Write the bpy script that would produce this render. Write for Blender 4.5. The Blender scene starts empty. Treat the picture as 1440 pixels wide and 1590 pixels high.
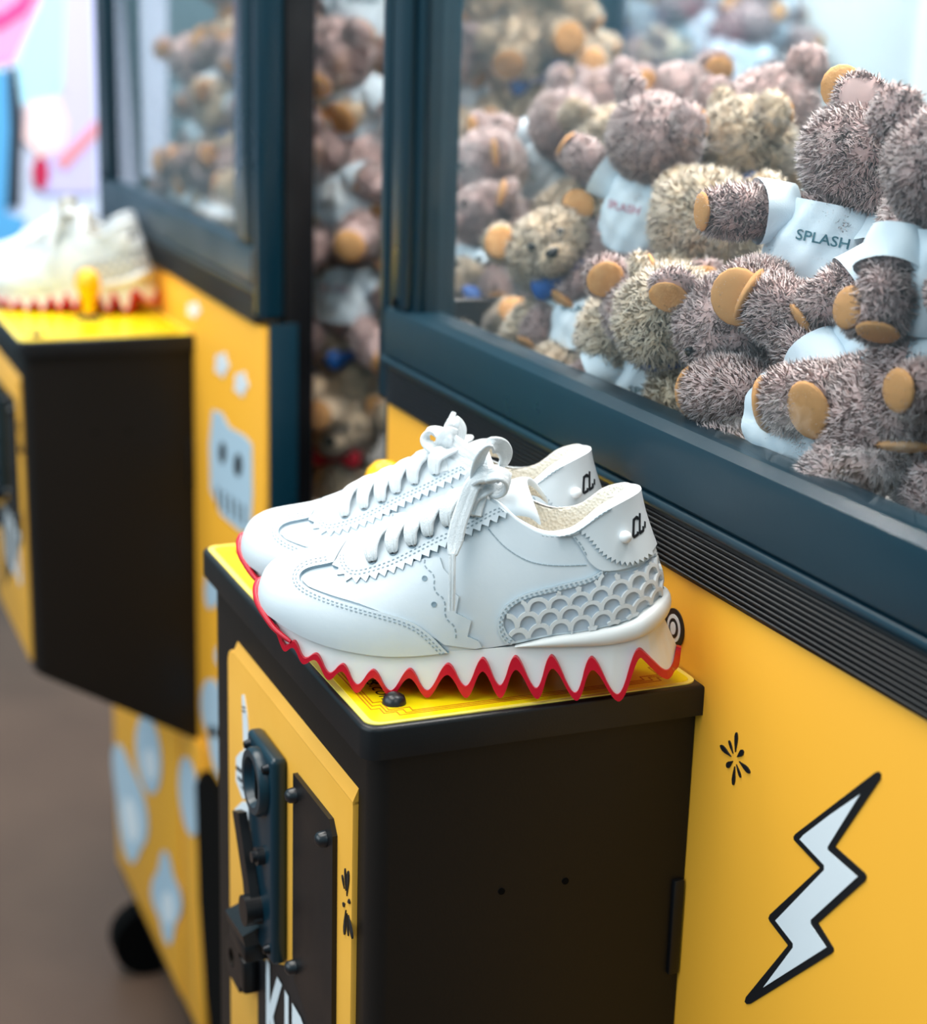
import bpy, bmesh, math, random
import numpy as np
from mathutils import Vector, Matrix, Euler, Quaternion
from mathutils.bvhtree import BVHTree
from mathutils.geometry import delaunay_2d_cdt

random.seed(7)
rng = np.random.default_rng(7)
scene = bpy.context.scene
COL = scene.collection

# ------------------------------------------------------------------ camera
# world: +X towards the viewer along the row of machines, +Y into the machines, Z up, origin on the
# near front corner of the control box lid (metres)
B = np.array([[0.384964510232191, 0.9224864511844659, 0.028654375630591648],
              [0.2601569295866984, -0.07867376093847658, -0.9623558652223291],
              [-0.8855058993873, 0.37792748870766885, -0.2702778485732855]])
CAM = np.array([0.655883582400303, -0.23620866862802492, 0.2957751437998739])
FPX, CX, CY = 2664.4, 720.0, 795.0
cam = bpy.data.cameras.new('camera')
cam.sensor_fit = 'HORIZONTAL'; cam.sensor_width = 36.0
cam.lens = FPX / 1440 * 36.0
cam.clip_start = 0.02; cam.clip_end = 60
cam.dof.use_dof = True; cam.dof.focus_distance = 0.80; cam.dof.aperture_fstop = 6.6
camo = bpy.data.objects.new('camera', cam); COL.objects.link(camo)
Rm = Matrix((B[0].tolist(), (-B[1]).tolist(), (-B[2]).tolist())).transposed()
camo.matrix_world = Matrix.Translation(CAM.tolist()) @ Rm.to_4x4()
scene.camera = camo

# ------------------------------------------------------------------ light and exposure
world = bpy.data.worlds.new('room_light'); scene.world = world
world.use_nodes = True
wn = world.node_tree.nodes; wl = world.node_tree.links
bg = wn['Background']
tc = wn.new('ShaderNodeTexCoord'); sep = wn.new('ShaderNodeSeparateXYZ')
wr = wn.new('ShaderNodeValToRGB')
wl.new(tc.outputs['Generated'], sep.inputs[0])
mr = wn.new('ShaderNodeMapRange'); mr.inputs[1].default_value = -1; mr.inputs[2].default_value = 1
wl.new(sep.outputs['Z'], mr.inputs[0]); wl.new(mr.outputs[0], wr.inputs[0])
wr.color_ramp.elements[0].position = 0.30; wr.color_ramp.elements[0].color = (0.09, 0.085, 0.08, 1)
wr.color_ramp.elements[1].position = 0.62; wr.color_ramp.elements[1].color = (0.30, 0.54, 0.66, 1)
wl.new(wr.outputs[0], bg.inputs['Color']); bg.inputs['Strength'].default_value = 0.85

def area(name, loc, target, size, size_y, power, color):
    l = bpy.data.lights.new(name, 'AREA'); l.shape = 'RECTANGLE'; l.size = size; l.size_y = size_y
    l.energy = power; l.color = color
    o = bpy.data.objects.new(name, l); COL.objects.link(o); o.location = loc
    d = Vector(target) - Vector(loc); o.rotation_euler = d.to_track_quat('-Z', 'Y').to_euler()
    return o
area('window_daylight', (-0.2, -3.2, 1.7), (-0.4, 0.3, 0.0), 4.5, 2.2, 88, (0.84, 0.94, 1.0))
area('ceiling_lamp', (0.1, -0.7, 2.1), (-0.1, 0.2, 0.0), 1.3, 1.0, 27, (1.0, 0.95, 0.88))
area('ceiling_lamp_row', (-1.4, -0.5, 2.1), (-1.3, 0.2, 0.0), 1.3, 1.0, 40, (1.0, 0.95, 0.88))
area('column_fill_light', (-1.0, 1.9, 2.3), (-1.1, 1.3, 0.3), 1.0, 1.0, 110, (0.96, 0.99, 1.0))  # added unseen fill light to brighten the column and the bears behind
area('aisle_lamp', (2.0, 0.1, 1.9), (0.0, 0.2, 0.1), 1.2, 1.2, 9, (1.0, 0.96, 0.9))
scene.view_settings.view_transform = 'Standard'
scene.view_settings.look = 'None'
scene.view_settings.exposure = 0.0
scene.view_settings.gamma = 1.0
scene.view_settings.use_curve_mapping = False
try:
    scene.cycles.use_denoising = True
    scene.cycles.max_bounces = 8
    scene.cycles.transparent_max_bounces = 24
    scene.cycles.caustics_reflective = False
    scene.cycles.caustics_refractive = False
except Exception:
    pass

# ------------------------------------------------------------------ projection helpers (used only to lay things out at real places)
def ray(p):
    return B.T @ np.array([(p[0] - CX) / FPX, (p[1] - CY) / FPX, 1.0])
def onplane(p, axis, val):
    r = ray(p); t = (val - CAM[axis]) / r[axis]
    return CAM + r * t

# ------------------------------------------------------------------ materials
def lin(h):
    h = h.lstrip('#'); out = []
    for i in (0, 2, 4):
        c = int(h[i:i + 2], 16) / 255
        out.append(c / 12.92 if c <= 0.04045 else ((c + 0.055) / 1.055) ** 2.4)
    return (*out, 1.0)
def mat(name, col, rough=0.5, metal=0.0, spec=0.5, bump=None, var=None, coat=0.0, sss=0.0, rvar=None):
    """bump=(scale,strength,kind,distance)  var=(scale,colour2,fac)  rvar=(scale,amount)"""
    m = bpy.data.materials.new(name); m.use_nodes = True
    nt = m.node_tree; n = nt.nodes; l = nt.links
    b = n['Principled BSDF']
    b.inputs['Base Color'].default_value = lin(col)
    b.inputs['Roughness'].default_value = rough
    b.inputs['Metallic'].default_value = metal
    b.inputs['Specular IOR Level'].default_value = spec
    b.inputs['Coat Weight'].default_value = coat
    if sss:
        b.inputs['Subsurface Weight'].default_value = sss
        b.inputs['Subsurface Radius'].default_value = (0.004, 0.002, 0.002)
    t = n.new('ShaderNodeTexCoord')
    if var:
        x = n.new('ShaderNodeTexNoise'); x.inputs['Scale'].default_value = var[0]; x.inputs['Detail'].default_value = 4
        l.new(t.outputs['Object'], x.inputs['Vector'])
        r = n.new('ShaderNodeValToRGB'); r.color_ramp.elements[0].position = 0.35; r.color_ramp.elements[1].position = 0.7
        r.color_ramp.elements[0].color = lin(col)
        c2 = lin(var[1]); c1 = lin(col)
        r.color_ramp.elements[1].color = tuple(c1[i] * (1 - var[2]) + c2[i] * var[2] for i in range(3)) + (1,)
        l.new(x.outputs['Fac'], r.inputs[0]); l.new(r.outputs[0], b.inputs['Base Color'])
    if rvar:
        x = n.new('ShaderNodeTexNoise'); x.inputs['Scale'].default_value = rvar[0]; x.inputs['Detail'].default_value = 5
        l.new(t.outputs['Object'], x.inputs['Vector'])
        q = n.new('ShaderNodeMapRange'); q.inputs[1].default_value = 0.3; q.inputs[2].default_value = 0.7
        q.inputs[3].default_value = max(0.02, rough - rvar[1]); q.inputs[4].default_value = min(1, rough + rvar[1])
        l.new(x.outputs['Fac'], q.inputs[0]); l.new(q.outputs[0], b.inputs['Roughness'])
    if bump:
        kind = bump[2]
        if kind == 'noise':
            x = n.new('ShaderNodeTexNoise'); x.inputs['Detail'].default_value = 5; o = x.outputs['Fac']
        elif kind == 'voronoi':
            x = n.new('ShaderNodeTexVoronoi'); o = x.outputs['Distance']
        else:
            x = n.new('ShaderNodeTexWave'); x.inputs['Distortion'].default_value = 0.6; o = x.outputs['Fac']
        x.inputs['Scale'].default_value = bump[0]
        l.new(t.outputs['Object'], x.inputs['Vector'])
        bp = n.new('ShaderNodeBump'); bp.inputs['Strength'].default_value = bump[1]; bp.inputs['Distance'].default_value = bump[3]
        l.new(o, bp.inputs['Height']); l.new(bp.outputs[0], b.inputs['Normal'])
    return m
def glass(name, tint='#ffffff', refl=1.0):
    m = bpy.data.materials.new(name); m.use_nodes = True
    nt = m.node_tree; n = nt.nodes; l = nt.links
    n.remove(n['Principled BSDF'])
    tr = n.new('ShaderNodeBsdfTransparent'); tr.inputs[0].default_value = lin(tint)
    gl = n.new('ShaderNodeBsdfGlossy'); gl.inputs['Roughness'].default_value = 0.02
    lw = n.new('ShaderNodeLayerWeight'); lw.inputs[0].default_value = 0.5     # Schlick: same from both sides of the pane
    pw = n.new('ShaderNodeMath'); pw.operation = 'POWER'; pw.inputs[1].default_value = 5.0; l.new(lw.outputs['Facing'], pw.inputs[0])
    fr = n.new('ShaderNodeMath'); fr.operation = 'MULTIPLY_ADD'; fr.inputs[1].default_value = 0.96 * refl; fr.inputs[2].default_value = 0.04 * refl
    l.new(pw.outputs[0], fr.inputs[0])
    mx = n.new('ShaderNodeMixShader')
    l.new(fr.outputs[0], mx.inputs[0])
    l.new(tr.outputs[0], mx.inputs[1]); l.new(gl.outputs[0], mx.inputs[2])
    l.new(mx.outputs[0], n['Material Output'].inputs[0])
    return m

M = {}
M['black'] = mat('black_powder_coat', '#0c0c0f', 0.40, spec=0.42, bump=(900, 0.05, 'noise', 0.001), rvar=(14, 0.08))
M['black_box'] = mat('black_box_paint', '#100c0a', 0.48, spec=0.32, bump=(700, 0.06, 'noise', 0.001), var=(6, '#15100d', 0.6))
M['frame'] = mat('dark_frame_enamel', '#052a38', 0.33, spec=0.5, bump=(500, 0.03, 'noise', 0.001), rvar=(9, 0.07))
M['rib'] = mat('ribbed_black_rubber', '#0a0c10', 0.4, spec=0.45)
M['deck'] = mat('grey_deck_board', '#6e6862', 0.7)
M['dark'] = mat('dark_void', '#050505', 0.9, spec=0.1)
M['yellow'] = mat('yellow_panel_print', '#fab438', 0.42, spec=0.4, bump=(260, 0.02, 'noise', 0.001), var=(3, '#f8ae30', 0.5))
M['door_yellow'] = mat('yellow_door_paint', '#fab94a', 0.4, spec=0.45, bump=(220, 0.05, 'noise', 0.001), var=(18, '#eeaa38', 0.5))
M['lid_yellow'] = mat('lid_sticker_yellow', '#f6dc10', 0.28, spec=0.5, var=(30, '#efd000', 0.6))
M['lid_pale'] = mat('lid_sticker_pale_border', '#f2dd6a', 0.3)
M['orange_line'] = mat('orange_print_line', '#c8740f', 0.4)
M['ink'] = mat('black_print', '#121317', 0.5)
M['print_white'] = mat('white_print', '#eaf1f6', 0.45)
M['print_blue'] = mat('pale_blue_print', '#b9d2e2', 0.5)
M['steel'] = mat('dark_steel', '#24272b', 0.3, 0.8)
M['bolt'] = mat('black_bolt_head', '#15181d', 0.3, spec=0.6)
M['knob_yellow'] = mat('yellow_plastic', '#f9b800', 0.3, spec=0.5)
M['floor'] = mat('brown_wood_floor', '#6f5646', 0.55, var=(2.5, '#553f33', 0.8), bump=(40, 0.1, 'noise', 0.002))
M['leather'] = mat('white_leather', '#dee4e8', 0.42, spec=0.45, bump=(420, 0.10, 'noise', 0.0006), var=(60, '#d4dce2', 0.5))
M['leather_edge'] = mat('cut_leather_edge', '#8ea1ac', 0.8)
M['tab_leather'] = mat('smooth_white_leather', '#e0e5e8', 0.36, spec=0.5, bump=(130, 0.12, 'noise', 0.0008))
M['thread'] = mat('grey_thread', '#9aa8b0', 0.8)
M['recess'] = mat('grey_leather', '#bcc4cd', 0.5, bump=(500, 0.1, 'noise', 0.0005))
M['lattice'] = mat('white_rubber_scales', '#e2e3e3', 0.4)
M['sole'] = mat('white_foam_sole', '#e6e5e2', 0.5, spec=0.35, sss=0.05)
M['red'] = mat('red_rubber', '#cf0d2b', 0.34, spec=0.5, sss=0.05)
M['lining'] = mat('cream_mesh_lining', '#f4eee2', 0.85, bump=(620, 0.7, 'voronoi', 0.0012))
M['lace'] = mat('white_woven_lace', '#dadee0', 0.75, bump=(1500, 0.35, 'voronoi', 0.0005))
M['stud'] = mat('white_enamel_stud', '#fbfbfb', 0.25)
M['tan'] = mat('tan_felt', '#dda870', 0.9, bump=(900, 0.5, 'noise', 0.001), var=(160, '#cb8f50', 0.8))
M['shirt'] = mat('pale_blue_cotton', '#dcebf4', 0.85, bump=(1600, 0.25, 'noise', 0.0006), var=(40, '#c9dfec', 0.6))
M['shirt_text'] = mat('teal_shirt_print', '#3f6e7c', 0.8)
M['shirt_text_pink'] = mat('pink_shirt_print', '#c78fa0', 0.8)
M['bow'] = mat('blue_satin', '#0b57a6', 0.5)
M['red_cloth'] = mat('red_cloth', '#b3142a', 0.7)
M['eye'] = mat('black_bead', '#0a0a0c', 0.15)
M['glass'] = glass('clear_glass')
M['glass_back'] = glass('blue_tinted_glass', '#f4fafd')
M['column'] = mat('white_plaster', '#f6fafa', 0.6)

# ------------------------------------------------------------------ mesh helpers
class MB:
    """collects shapes and links them as one mesh object"""
    def __init__(s): s.bm = bmesh.new()
    def box(s, a, b, bev=0.0, seg=2, mi=0):
        a = Vector(a); b = Vector(b)
        r = bmesh.ops.create_cube(s.bm, size=1.0)
        for v in r['verts']:
            v.co = Vector(((v.co.x + .5) * (b.x - a.x) + a.x, (v.co.y + .5) * (b.y - a.y) + a.y, (v.co.z + .5) * (b.z - a.z) + a.z))
        fs = {f for v in r['verts'] for f in v.link_faces}
        if bev > 0:
            es = list({e for f in fs for e in f.edges})
            q = bmesh.ops.bevel(s.bm, geom=es, offset=bev, segments=seg, profile=0.5, affect='EDGES', clamp_overlap=True)
            for f in q['faces']: f.material_index = mi
        else:
            for f in fs: f.material_index = mi
        return s
    def cyl(s, p0, p1, r0, r1=None, n=20, mi=0):
        p0 = Vector(p0); p1 = Vector(p1); r1 = r0 if r1 is None else r1
        d = p1 - p0
        q = bmesh.ops.create_cone(s.bm, cap_ends=True, segments=n, radius1=r0, radius2=r1, depth=d.length)
        mt = Matrix.Translation((p0 + p1) / 2) @ d.to_track_quat('Z', 'Y').to_matrix().to_4x4()
        bmesh.ops.transform(s.bm, matrix=mt, verts=q['verts'])
        for f in {f for v in q['verts'] for f in v.link_faces}: f.material_index = mi
        return s
    def ball(s, c, r, scale=(1, 1, 1), n=16, mi=0):
        q = bmesh.ops.create_uvsphere(s.bm, u_segments=n, v_segments=max(6, n // 2), radius=r)
        for v in q['verts']: v.co = Vector((v.co.x * scale[0] + c[0], v.co.y * scale[1] + c[1], v.co.z * scale[2] + c[2]))
        for f in {f for v in q['verts'] for f in v.link_faces}: f.material_index = mi
        return s
    def lathe(s, prof, c=(0, 0, 0), axis='Z', n=28, mi=0):
        rings = []
        for r, h in prof:
            ring = []
            for k in range(n):
                a = 2 * math.pi * k / n
                x, y = r * math.cos(a), r * math.sin(a)
                if axis == 'Z': p = (c[0] + x, c[1] + y, c[2] + h)
                elif axis == 'Y': p = (c[0] + x, c[1] + h, c[2] + y)
                else: p = (c[0] + h, c[1] + x, c[2] + y)
                ring.append(s.bm.verts.new(p))
            rings.append(ring)
        for a, b in zip(rings, rings[1:]):
            for k in range(n):
                f = s.bm.faces.new((a[k], a[(k + 1) % n], b[(k + 1) % n], b[k])); f.material_index = mi
        for ring in (rings[0], rings[-1]):
            f = s.bm.faces.new(ring); f.material_index = mi
        bmesh.ops.recalc_face_normals(s.bm, faces=s.bm.faces)
        return s
    def prism(s, pts, d, mi=0):
        """polygon (3-D points, any orientation) extruded by vector d"""
        d = Vector(d)
        a = [s.bm.verts.new(Vector(p)) for p in pts]; b = [s.bm.verts.new(Vector(p) + d) for p in pts]
        n = len(pts)
        fs = [s.bm.faces.new(a), s.bm.faces.new(b[::-1])]
        for k in range(n): fs.append(s.bm.faces.new((a[k], b[k], b[(k + 1) % n], a[(k + 1) % n])))
        for f in fs: f.material_index = mi
        bmesh.ops.recalc_face_normals(s.bm, faces=fs)
        return s
    def tube(s, pts, rad, n=10, mi=0):
        pts = [Vector(p) for p in pts]; rads = rad if isinstance(rad, (list, tuple)) else [rad] * len(pts)
        rings = []; up = Vector((0.13, 0.2, 1)).normalized()
        for i, p in enumerate(pts):
            t = (pts[min(i + 1, len(pts) - 1)] - pts[max(i - 1, 0)]).normalized()
            x = t.cross(up)
            if x.length < 1e-3: x = t.cross(Vector((1, 0, 0)))
            x.normalize(); y = t.cross(x)
            rings.append([s.bm.verts.new(p + (x * math.cos(2 * math.pi * k / n) + y * math.sin(2 * math.pi * k / n)) * rads[i]) for k in range(n)])
        for a, b in zip(rings, rings[1:]):
            for k in range(n):
                f = s.bm.faces.new((a[k], a[(k + 1) % n], b[(k + 1) % n], b[k])); f.material_index = mi
        for r in (rings[0], rings[-1]):
            f = s.bm.faces.new(r); f.material_index = mi
        bmesh.ops.recalc_face_normals(s.bm, faces=s.bm.faces)
        return s
    def build(s, name, mats, parent=None, smooth=True, angle=40, loc=None):
        me = bpy.data.meshes.new(name)
        s.bm.to_mesh(me); s.bm.free()
        return link_mesh(name, me, mats, parent, smooth, angle, loc)

def link_mesh(name, me, mats, parent=None, smooth=True, angle=40, loc=None):
    if not isinstance(mats, (list, tuple)): mats = [mats]
    for m in mats: me.materials.append(m)
    if smooth:
        me.polygons.foreach_set('use_smooth', [True] * len(me.polygons))
        me.set_sharp_from_angle(angle=math.radians(angle))
    o = bpy.data.objects.new(name, me); COL.objects.link(o)
    if parent is not None: o.parent = parent
    if loc is not None: o.location = loc
    return o
def pydata(name, verts, faces, mats, parent=None, smooth=True, angle=40, mi=None):
    me = bpy.data.meshes.new(name)
    me.from_pydata([tuple(v) for v in verts], [], [tuple(int(i) for i in f) for f in faces]); me.update()
    if mi is not None: me.polygons.foreach_set('material_index', mi)
    return link_mesh(name, me, mats, parent, smooth, angle)
def empty(name, label, cat, loc=(0, 0, 0), group=None, rot=(0, 0, 0)):
    o = bpy.data.objects.new(name, None); COL.objects.link(o); o.location = loc; o.rotation_euler = rot
    o.empty_display_size = 0.02
    return tag(o, label, cat, group)
def tag(o, label, cat, group=None):
    o['label'] = label; o['category'] = cat
    if group: o['group'] = group
    return o
def children(o): return [c for c in KIDS.get(o.name, [])]
def copy_tree(o, parent=None):
    c = o.copy(); COL.objects.link(c)
    if parent is not None: c.parent = parent
    for ch in list(o.children): copy_tree(ch, c)
    return c
def text_mesh(txt, size=1.0, bold=0.0, shear=0.0):
    cu = bpy.data.curves.new('lettering', 'FONT'); cu.body = txt; cu.size = size; cu.offset = bold; cu.shear = shear
    cu.resolution_u = 3
    o = bpy.data.objects.new('lettering', cu); COL.objects.link(o)
    bpy.context.view_layer.update()
    me = bpy.data.meshes.new_from_object(o.evaluated_get(bpy.context.evaluated_depsgraph_get()))
    v = np.array([p.co[:] for p in me.vertices]); f = [list(p.vertices) for p in me.polygons]
    bpy.data.objects.remove(o); bpy.data.curves.remove(cu); bpy.data.meshes.remove(me)
    return v, f
# ================================================================== the setting
FLOOR_Z = -0.90
mb = MB(); mb.box((-5, -3.6, FLOOR_Z - 0.04), (2.5, 3.2, FLOOR_Z))
fl = mb.build('floor', M['floor'], smooth=False); fl['kind'] = 'structure'
# floorboards as seams would be lost in the blur: they run along X as individual boards near the machines
YP = 0.171            # front plane of the machines
PITCH = -0.985

def decal(name, pts, m, parent, y=YP, t=0.0006, lift=0.0):
    """flat print on the front plane: pts are (x, z) outlines"""
    b = MB(); b.prism([(x, y - lift, z) for x, z in pts], (0, -t, 0))
    return b.build(name, m, parent, smooth=False)
def px_xz(l, y=YP):
    return [(q[0], q[2]) for q in (onplane(p, 1, y) for p in l)]
def ell_pts(cx, cz, rx, rz, n=24, a=0.0):
    out = []
    for k in range(n):
        t = 2 * math.pi * k / n; x = rx * math.cos(t); z = rz * math.sin(t)
        out.append((cx + x * math.cos(a) - z * math.sin(a), cz + x * math.sin(a) + z * math.cos(a)))
    return out
def petal(tip, base, wdt):
    (x0, z0), (x1, z1) = tip, base
    d = Vector((x1 - x0, z1 - z0)); L = d.length; d.normalize(); nrm = Vector((-d.y, d.x)); pts = []
    prof = [(0, .25), (.08, .7), (.25, 1), (.5, .85), (.8, .35), (1, .08)]
    for t, w_ in prof: pts.append((x0 + d.x * L * t + nrm.x * wdt * w_, z0 + d.y * L * t + nrm.y * wdt * w_))
    for t, w_ in reversed(prof): pts.append((x0 + d.x * L * t - nrm.x * wdt * w_, z0 + d.y * L * t - nrm.y * wdt * w_))
    return pts

# ------------------------------------------------------------------ claw machine cabinet (shared by both machines)
XL, XR, YB, ZB, ZT = -0.457, 0.243, 0.86, -0.79, 1.05
GZ = 0.1145           # lower edge of the front glass
GXL, GXR = -0.392, 0.150
def make_machine(label, side_low=False):
    root = empty('claw_machine', label, 'claw machine', (0, 0, 0), 'row of yellow claw machines')
    p = lambda name, b, m, smooth=True, angle=40, par=root: b.build(name, m, par, smooth, angle)
    b = MB(); b.box((XL + .018, YP, -0.70), (XR - .002, YP + .02, 0.0455), .0015); fp = p('front_panel', b, M['yellow'])
    # side trim posts and corner posts
    b = MB(); b.box((XL, YP + .004, ZB), (XL + .018, YP + .03, 0.05), .003); p('edge_trim', b, M['frame'])
    b = MB(); b.box((XR - .001, YP + .004, ZB), (XR + .001, YP + .03, 0.05), .001); p('edge_trim', b, M['frame'])
    b = MB(); b.box((XL, YP - .002, .045), (XL + .020, YP + .05, ZT), .006, 3); p('corner_post', b, M['frame'])
    b = MB(); b.box((XR - .024, YP - .004, .05), (XR, YP + .019, ZT), .008, 4); p('corner_post', b, M['frame'])
    b = MB(); b.box((XR - .014, YP + .0185, ZB + .02), (XR - .001, YP + .0455, ZT - .02), .003)
    p('side_post', b, M['black'])
    b = MB(); b.box((XL, YB - .05, ZB), (XL + .03, YB, ZT), .006); p('corner_post', b, M['frame'])
    # ribbed rail under the window
    b = MB(); b.box((XL + .02, YP - .001, .0455), (XR - .024, YP + .03, .0725), .001); rail = p('ribbed_rail', b, M['rib'])
    rib_me = None
    for k in range(9):
        z = .0485 + k * .00265
        if rib_me is None:
            b = MB(); b.box((XL + .021, YP - .0026, -.0007), (XR - .025, YP, .0007), .0005, 1)
            o = b.build('rib', M['rib'], rail); rib_me = o.data
        else:
            o = bpy.data.objects.new('rib', rib_me); COL.objects.link(o); o.parent = rail
        o.location = (0, 0, z)
    # window frame : rounded ridge, broad lower band, inner lip
    b = MB(); b.tube([(XL + .012, YP - .001, .0755), (XR - .012, YP - .001, .0755)], .0032, 12); p('ridge_moulding', b, M['frame'])
    band = [(YP - .001, .0785), (YP - .0035, .081), (YP - .0035, .107), (YP - .002, .112), (YP + .004, GZ + .001), (YP + .02, GZ + .001), (YP + .02, .0785)]
    b = MB(); b.prism([(XL + .02, y, z) for y, z in band], (XR - XL - .044, 0, 0)); wf = p('window_frame', b, M['frame'], True, 20)
    b = MB(); b.box((XL + .02, YP - .001, GZ), (GXL - .012, YP + .02, ZT), .002); b.box((GXL - .012, YP + .003, GZ), (GXL, YP + .02, ZT), .0015); b.build('frame_side', M['frame'], wf)
    b = MB(); b.box((GXR, YP + .001, GZ), (XR - .024, YP + .02, ZT), .002); b.box((GXR + .01, YP - .003, GZ), (XR - .03, YP + .01, ZT), .003); b.build('frame_side', M['frame'], wf)
    b = MB(); b.box((GXL, YP + .006, GZ - .004), (GXR, YP + .010, ZT)); p('front_glass', b, M['glass'], False)
    b = MB(); b.cyl((XL + .034, YP - .001, .118), (XL + .034, YP - .004, .118), .003, n=14); b.build('bolt', M['steel'], wf)
    # sides
    zs = -.16 if side_low else GZ
    b = MB(); b.box((XR - .010, YP + .045, zs), (XR - .006, YB - .05, ZT)); p('side_glass', b, M['glass'], False)
    b = MB(); b.box((XR - .016, YP + .03, ZB), (XR - .002, YB - .05, zs), .002); p('side_panel', b, M['black'])
    b = MB(); b.box((XL + .002, YP + .03, ZB), (XL + .012, YB - .05, GZ), .002); p('side_panel', b, M['black'])
    b = MB(); b.box((XL + .003, YP + .05, GZ), (XL + .007, YB - .05, ZT)); p('side_glass', b, M['glass'], False)
    # back, roof, deck, base
    b = MB(); b.box((XL + .03, YB - .03, .02), (XR - .03, YB - .024, ZT)); p('back_glass', b, M['glass_back'], False)
    b = MB(); b.box((XL + .03, YB - .03, ZB), (XR - .03, YB - .01, .02), .002); p('back_panel', b, M['black'])
    b = MB(); b.box((XL, YP - .002, ZT), (XR, YB, ZT + .03), .006); p('roof', b, M['frame'])
    zd = -.17 if side_low else .05
    b = MB(); b.box((XL + .014, YP + .021, zd - .01), (XR - .018, YB - .032, zd)); p('prize_deck', b, M['deck'], False)
    b = MB(); b.box((XL, YP + .002, ZB - .02), (XR, YB, -.70), .004); p('base', b, M['black'])
    l = bpy.data.lights.new('cabinet_lamp', 'AREA'); l.shape = 'RECTANGLE'; l.size = .5; l.size_y = .4; l.energy = 30.0 if side_low else 19.0; l.color = (1.0, .97, .93)
    lo = bpy.data.objects.new('cabinet_lamp', l); COL.objects.link(lo); lo.parent = root; lo.location = (-.1, YP + .3, ZT - .02)
    for x in (XL + .10, XR - .1):
        for y in (YP + .014, YB - .1):
            b = MB(); b.cyl((x - .018, y, FLOOR_Z + .046), (x + .018, y, FLOOR_Z + .046), .046, n=24); b.cyl((x, y, FLOOR_Z + .04), (x, y, ZB), .012)
            p('caster', b, M['dark'])
    b = MB(); b.box((XL - .03, YP + .01, ZB - .035), (XL + .03, YP + .05, ZB - .018), .004); b.cyl((XL, YP + .03, ZB - .11), (XL, YP + .03, ZB - .018), .01); p('levelling_foot', b, M['dark'])
    # lower service door in yellow, with the dark prize flap beside it
    b = MB(); b.box((XL + .02, YP - .006, -.78), (-.075, YP + .002, -.40), .002); p('service_door', b, M['yellow'])
    b = MB(); b.box((-.070, YP - .005, -.78), (.02, YP + .002, -.43), .002); p('service_strip', b, M['yellow'])
    pts = [(.02, -.47), (.045, -.445), (XR - .004, -.445), (XR - .004, -.79), (.10, -.79), (.05, -.70), (.028, -.6)]
    b = MB(); b.prism([(x, YP + .001, z) for x, z in pts], (0, -.012, 0)); p('prize_flap', b, M['dark'], False)
    return root

m1 = make_machine('near yellow claw machine with a dark framed window and a white lightning bolt print')
m2 = make_machine('blurred claw machine behind the near one, its yellow front covered in pale cartoon stickers', side_low=True)
m2.location.x = PITCH

# prints on the near machine
r6 = lambda l: [(680 + x * .52778, 850 + y * .52778) for x, y in l]
outer = [(1290, 662), (1299, 659), (1306, 666), (1306, 680), (1171, 880), (1258, 957), (1264, 968), (1260, 981), (1121, 1105), (1166, 1178), (1167, 1187), (1160, 1195), (922, 1342), (912, 1343), (906, 1336), (910, 1322), (1034, 1170), (979, 1098), (976, 1090), (980, 1080), (1128, 942), (1051, 860), (1050, 850), (1056, 842)]
inner = [(1248, 725), (1152, 880), (1152, 890), (1240, 968), (1102, 1095), (1102, 1108), (1148, 1176), (962, 1294), (1050, 1176), (1050, 1164), (998, 1097), (1142, 948), (1142, 934), (1070, 858), (1080, 846), (1160, 785)]
bolt = decal('lightning_bolt_print', px_xz(r6(outer)), M['ink'], m1)
decal('bolt_fill', px_xz(r6(inner)), M['print_white'], bolt, lift=.0005, t=.0004)
c2p = lambda x, y: px_xz([(980 + x * .31944, 820 + y * .31944)])[0]
sb = None
b = MB()
for tip, base, w_ in (((517, 993), (511, 1088), 10), ((480, 1032), (500, 1096), 7), ((438, 1057), (490, 1110), 11), ((550, 1083), (520, 1112), 11), ((468, 1158), (498, 1132), 11), ((500, 1248), (508, 1158), 10), ((537, 1212), (516, 1148), 7), ((582, 1188), (530, 1134), 11)):
    b.prism([(x, YP, z) for x, z in petal(c2p(*tip), c2p(*base), w_ * .000125)], (0, -.0006, 0))
b.build('starburst_print', M['ink'], m1, False)
x0, z0 = px_xz([(1048.5, 975)])[0]
bd = decal('round_badge_print', ell_pts(x0, z0, .0094, .0098, 32), M['ink'], m1)
ring = ell_pts(x0, z0, .0064, .0070, 28); ring2 = ell_pts(x0, z0, .0044, .0050, 28); dot = ell_pts(x0, z0, .0026, .0032, 20)
decal('badge_ring', ring, M['print_white'], bd, lift=.0005, t=.0003)
decal('badge_ring', ring2, M['ink'], bd, lift=.0007, t=.0003)
decal('badge_centre', dot, M['print_white'], bd, lift=.0009, t=.0003)

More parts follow.
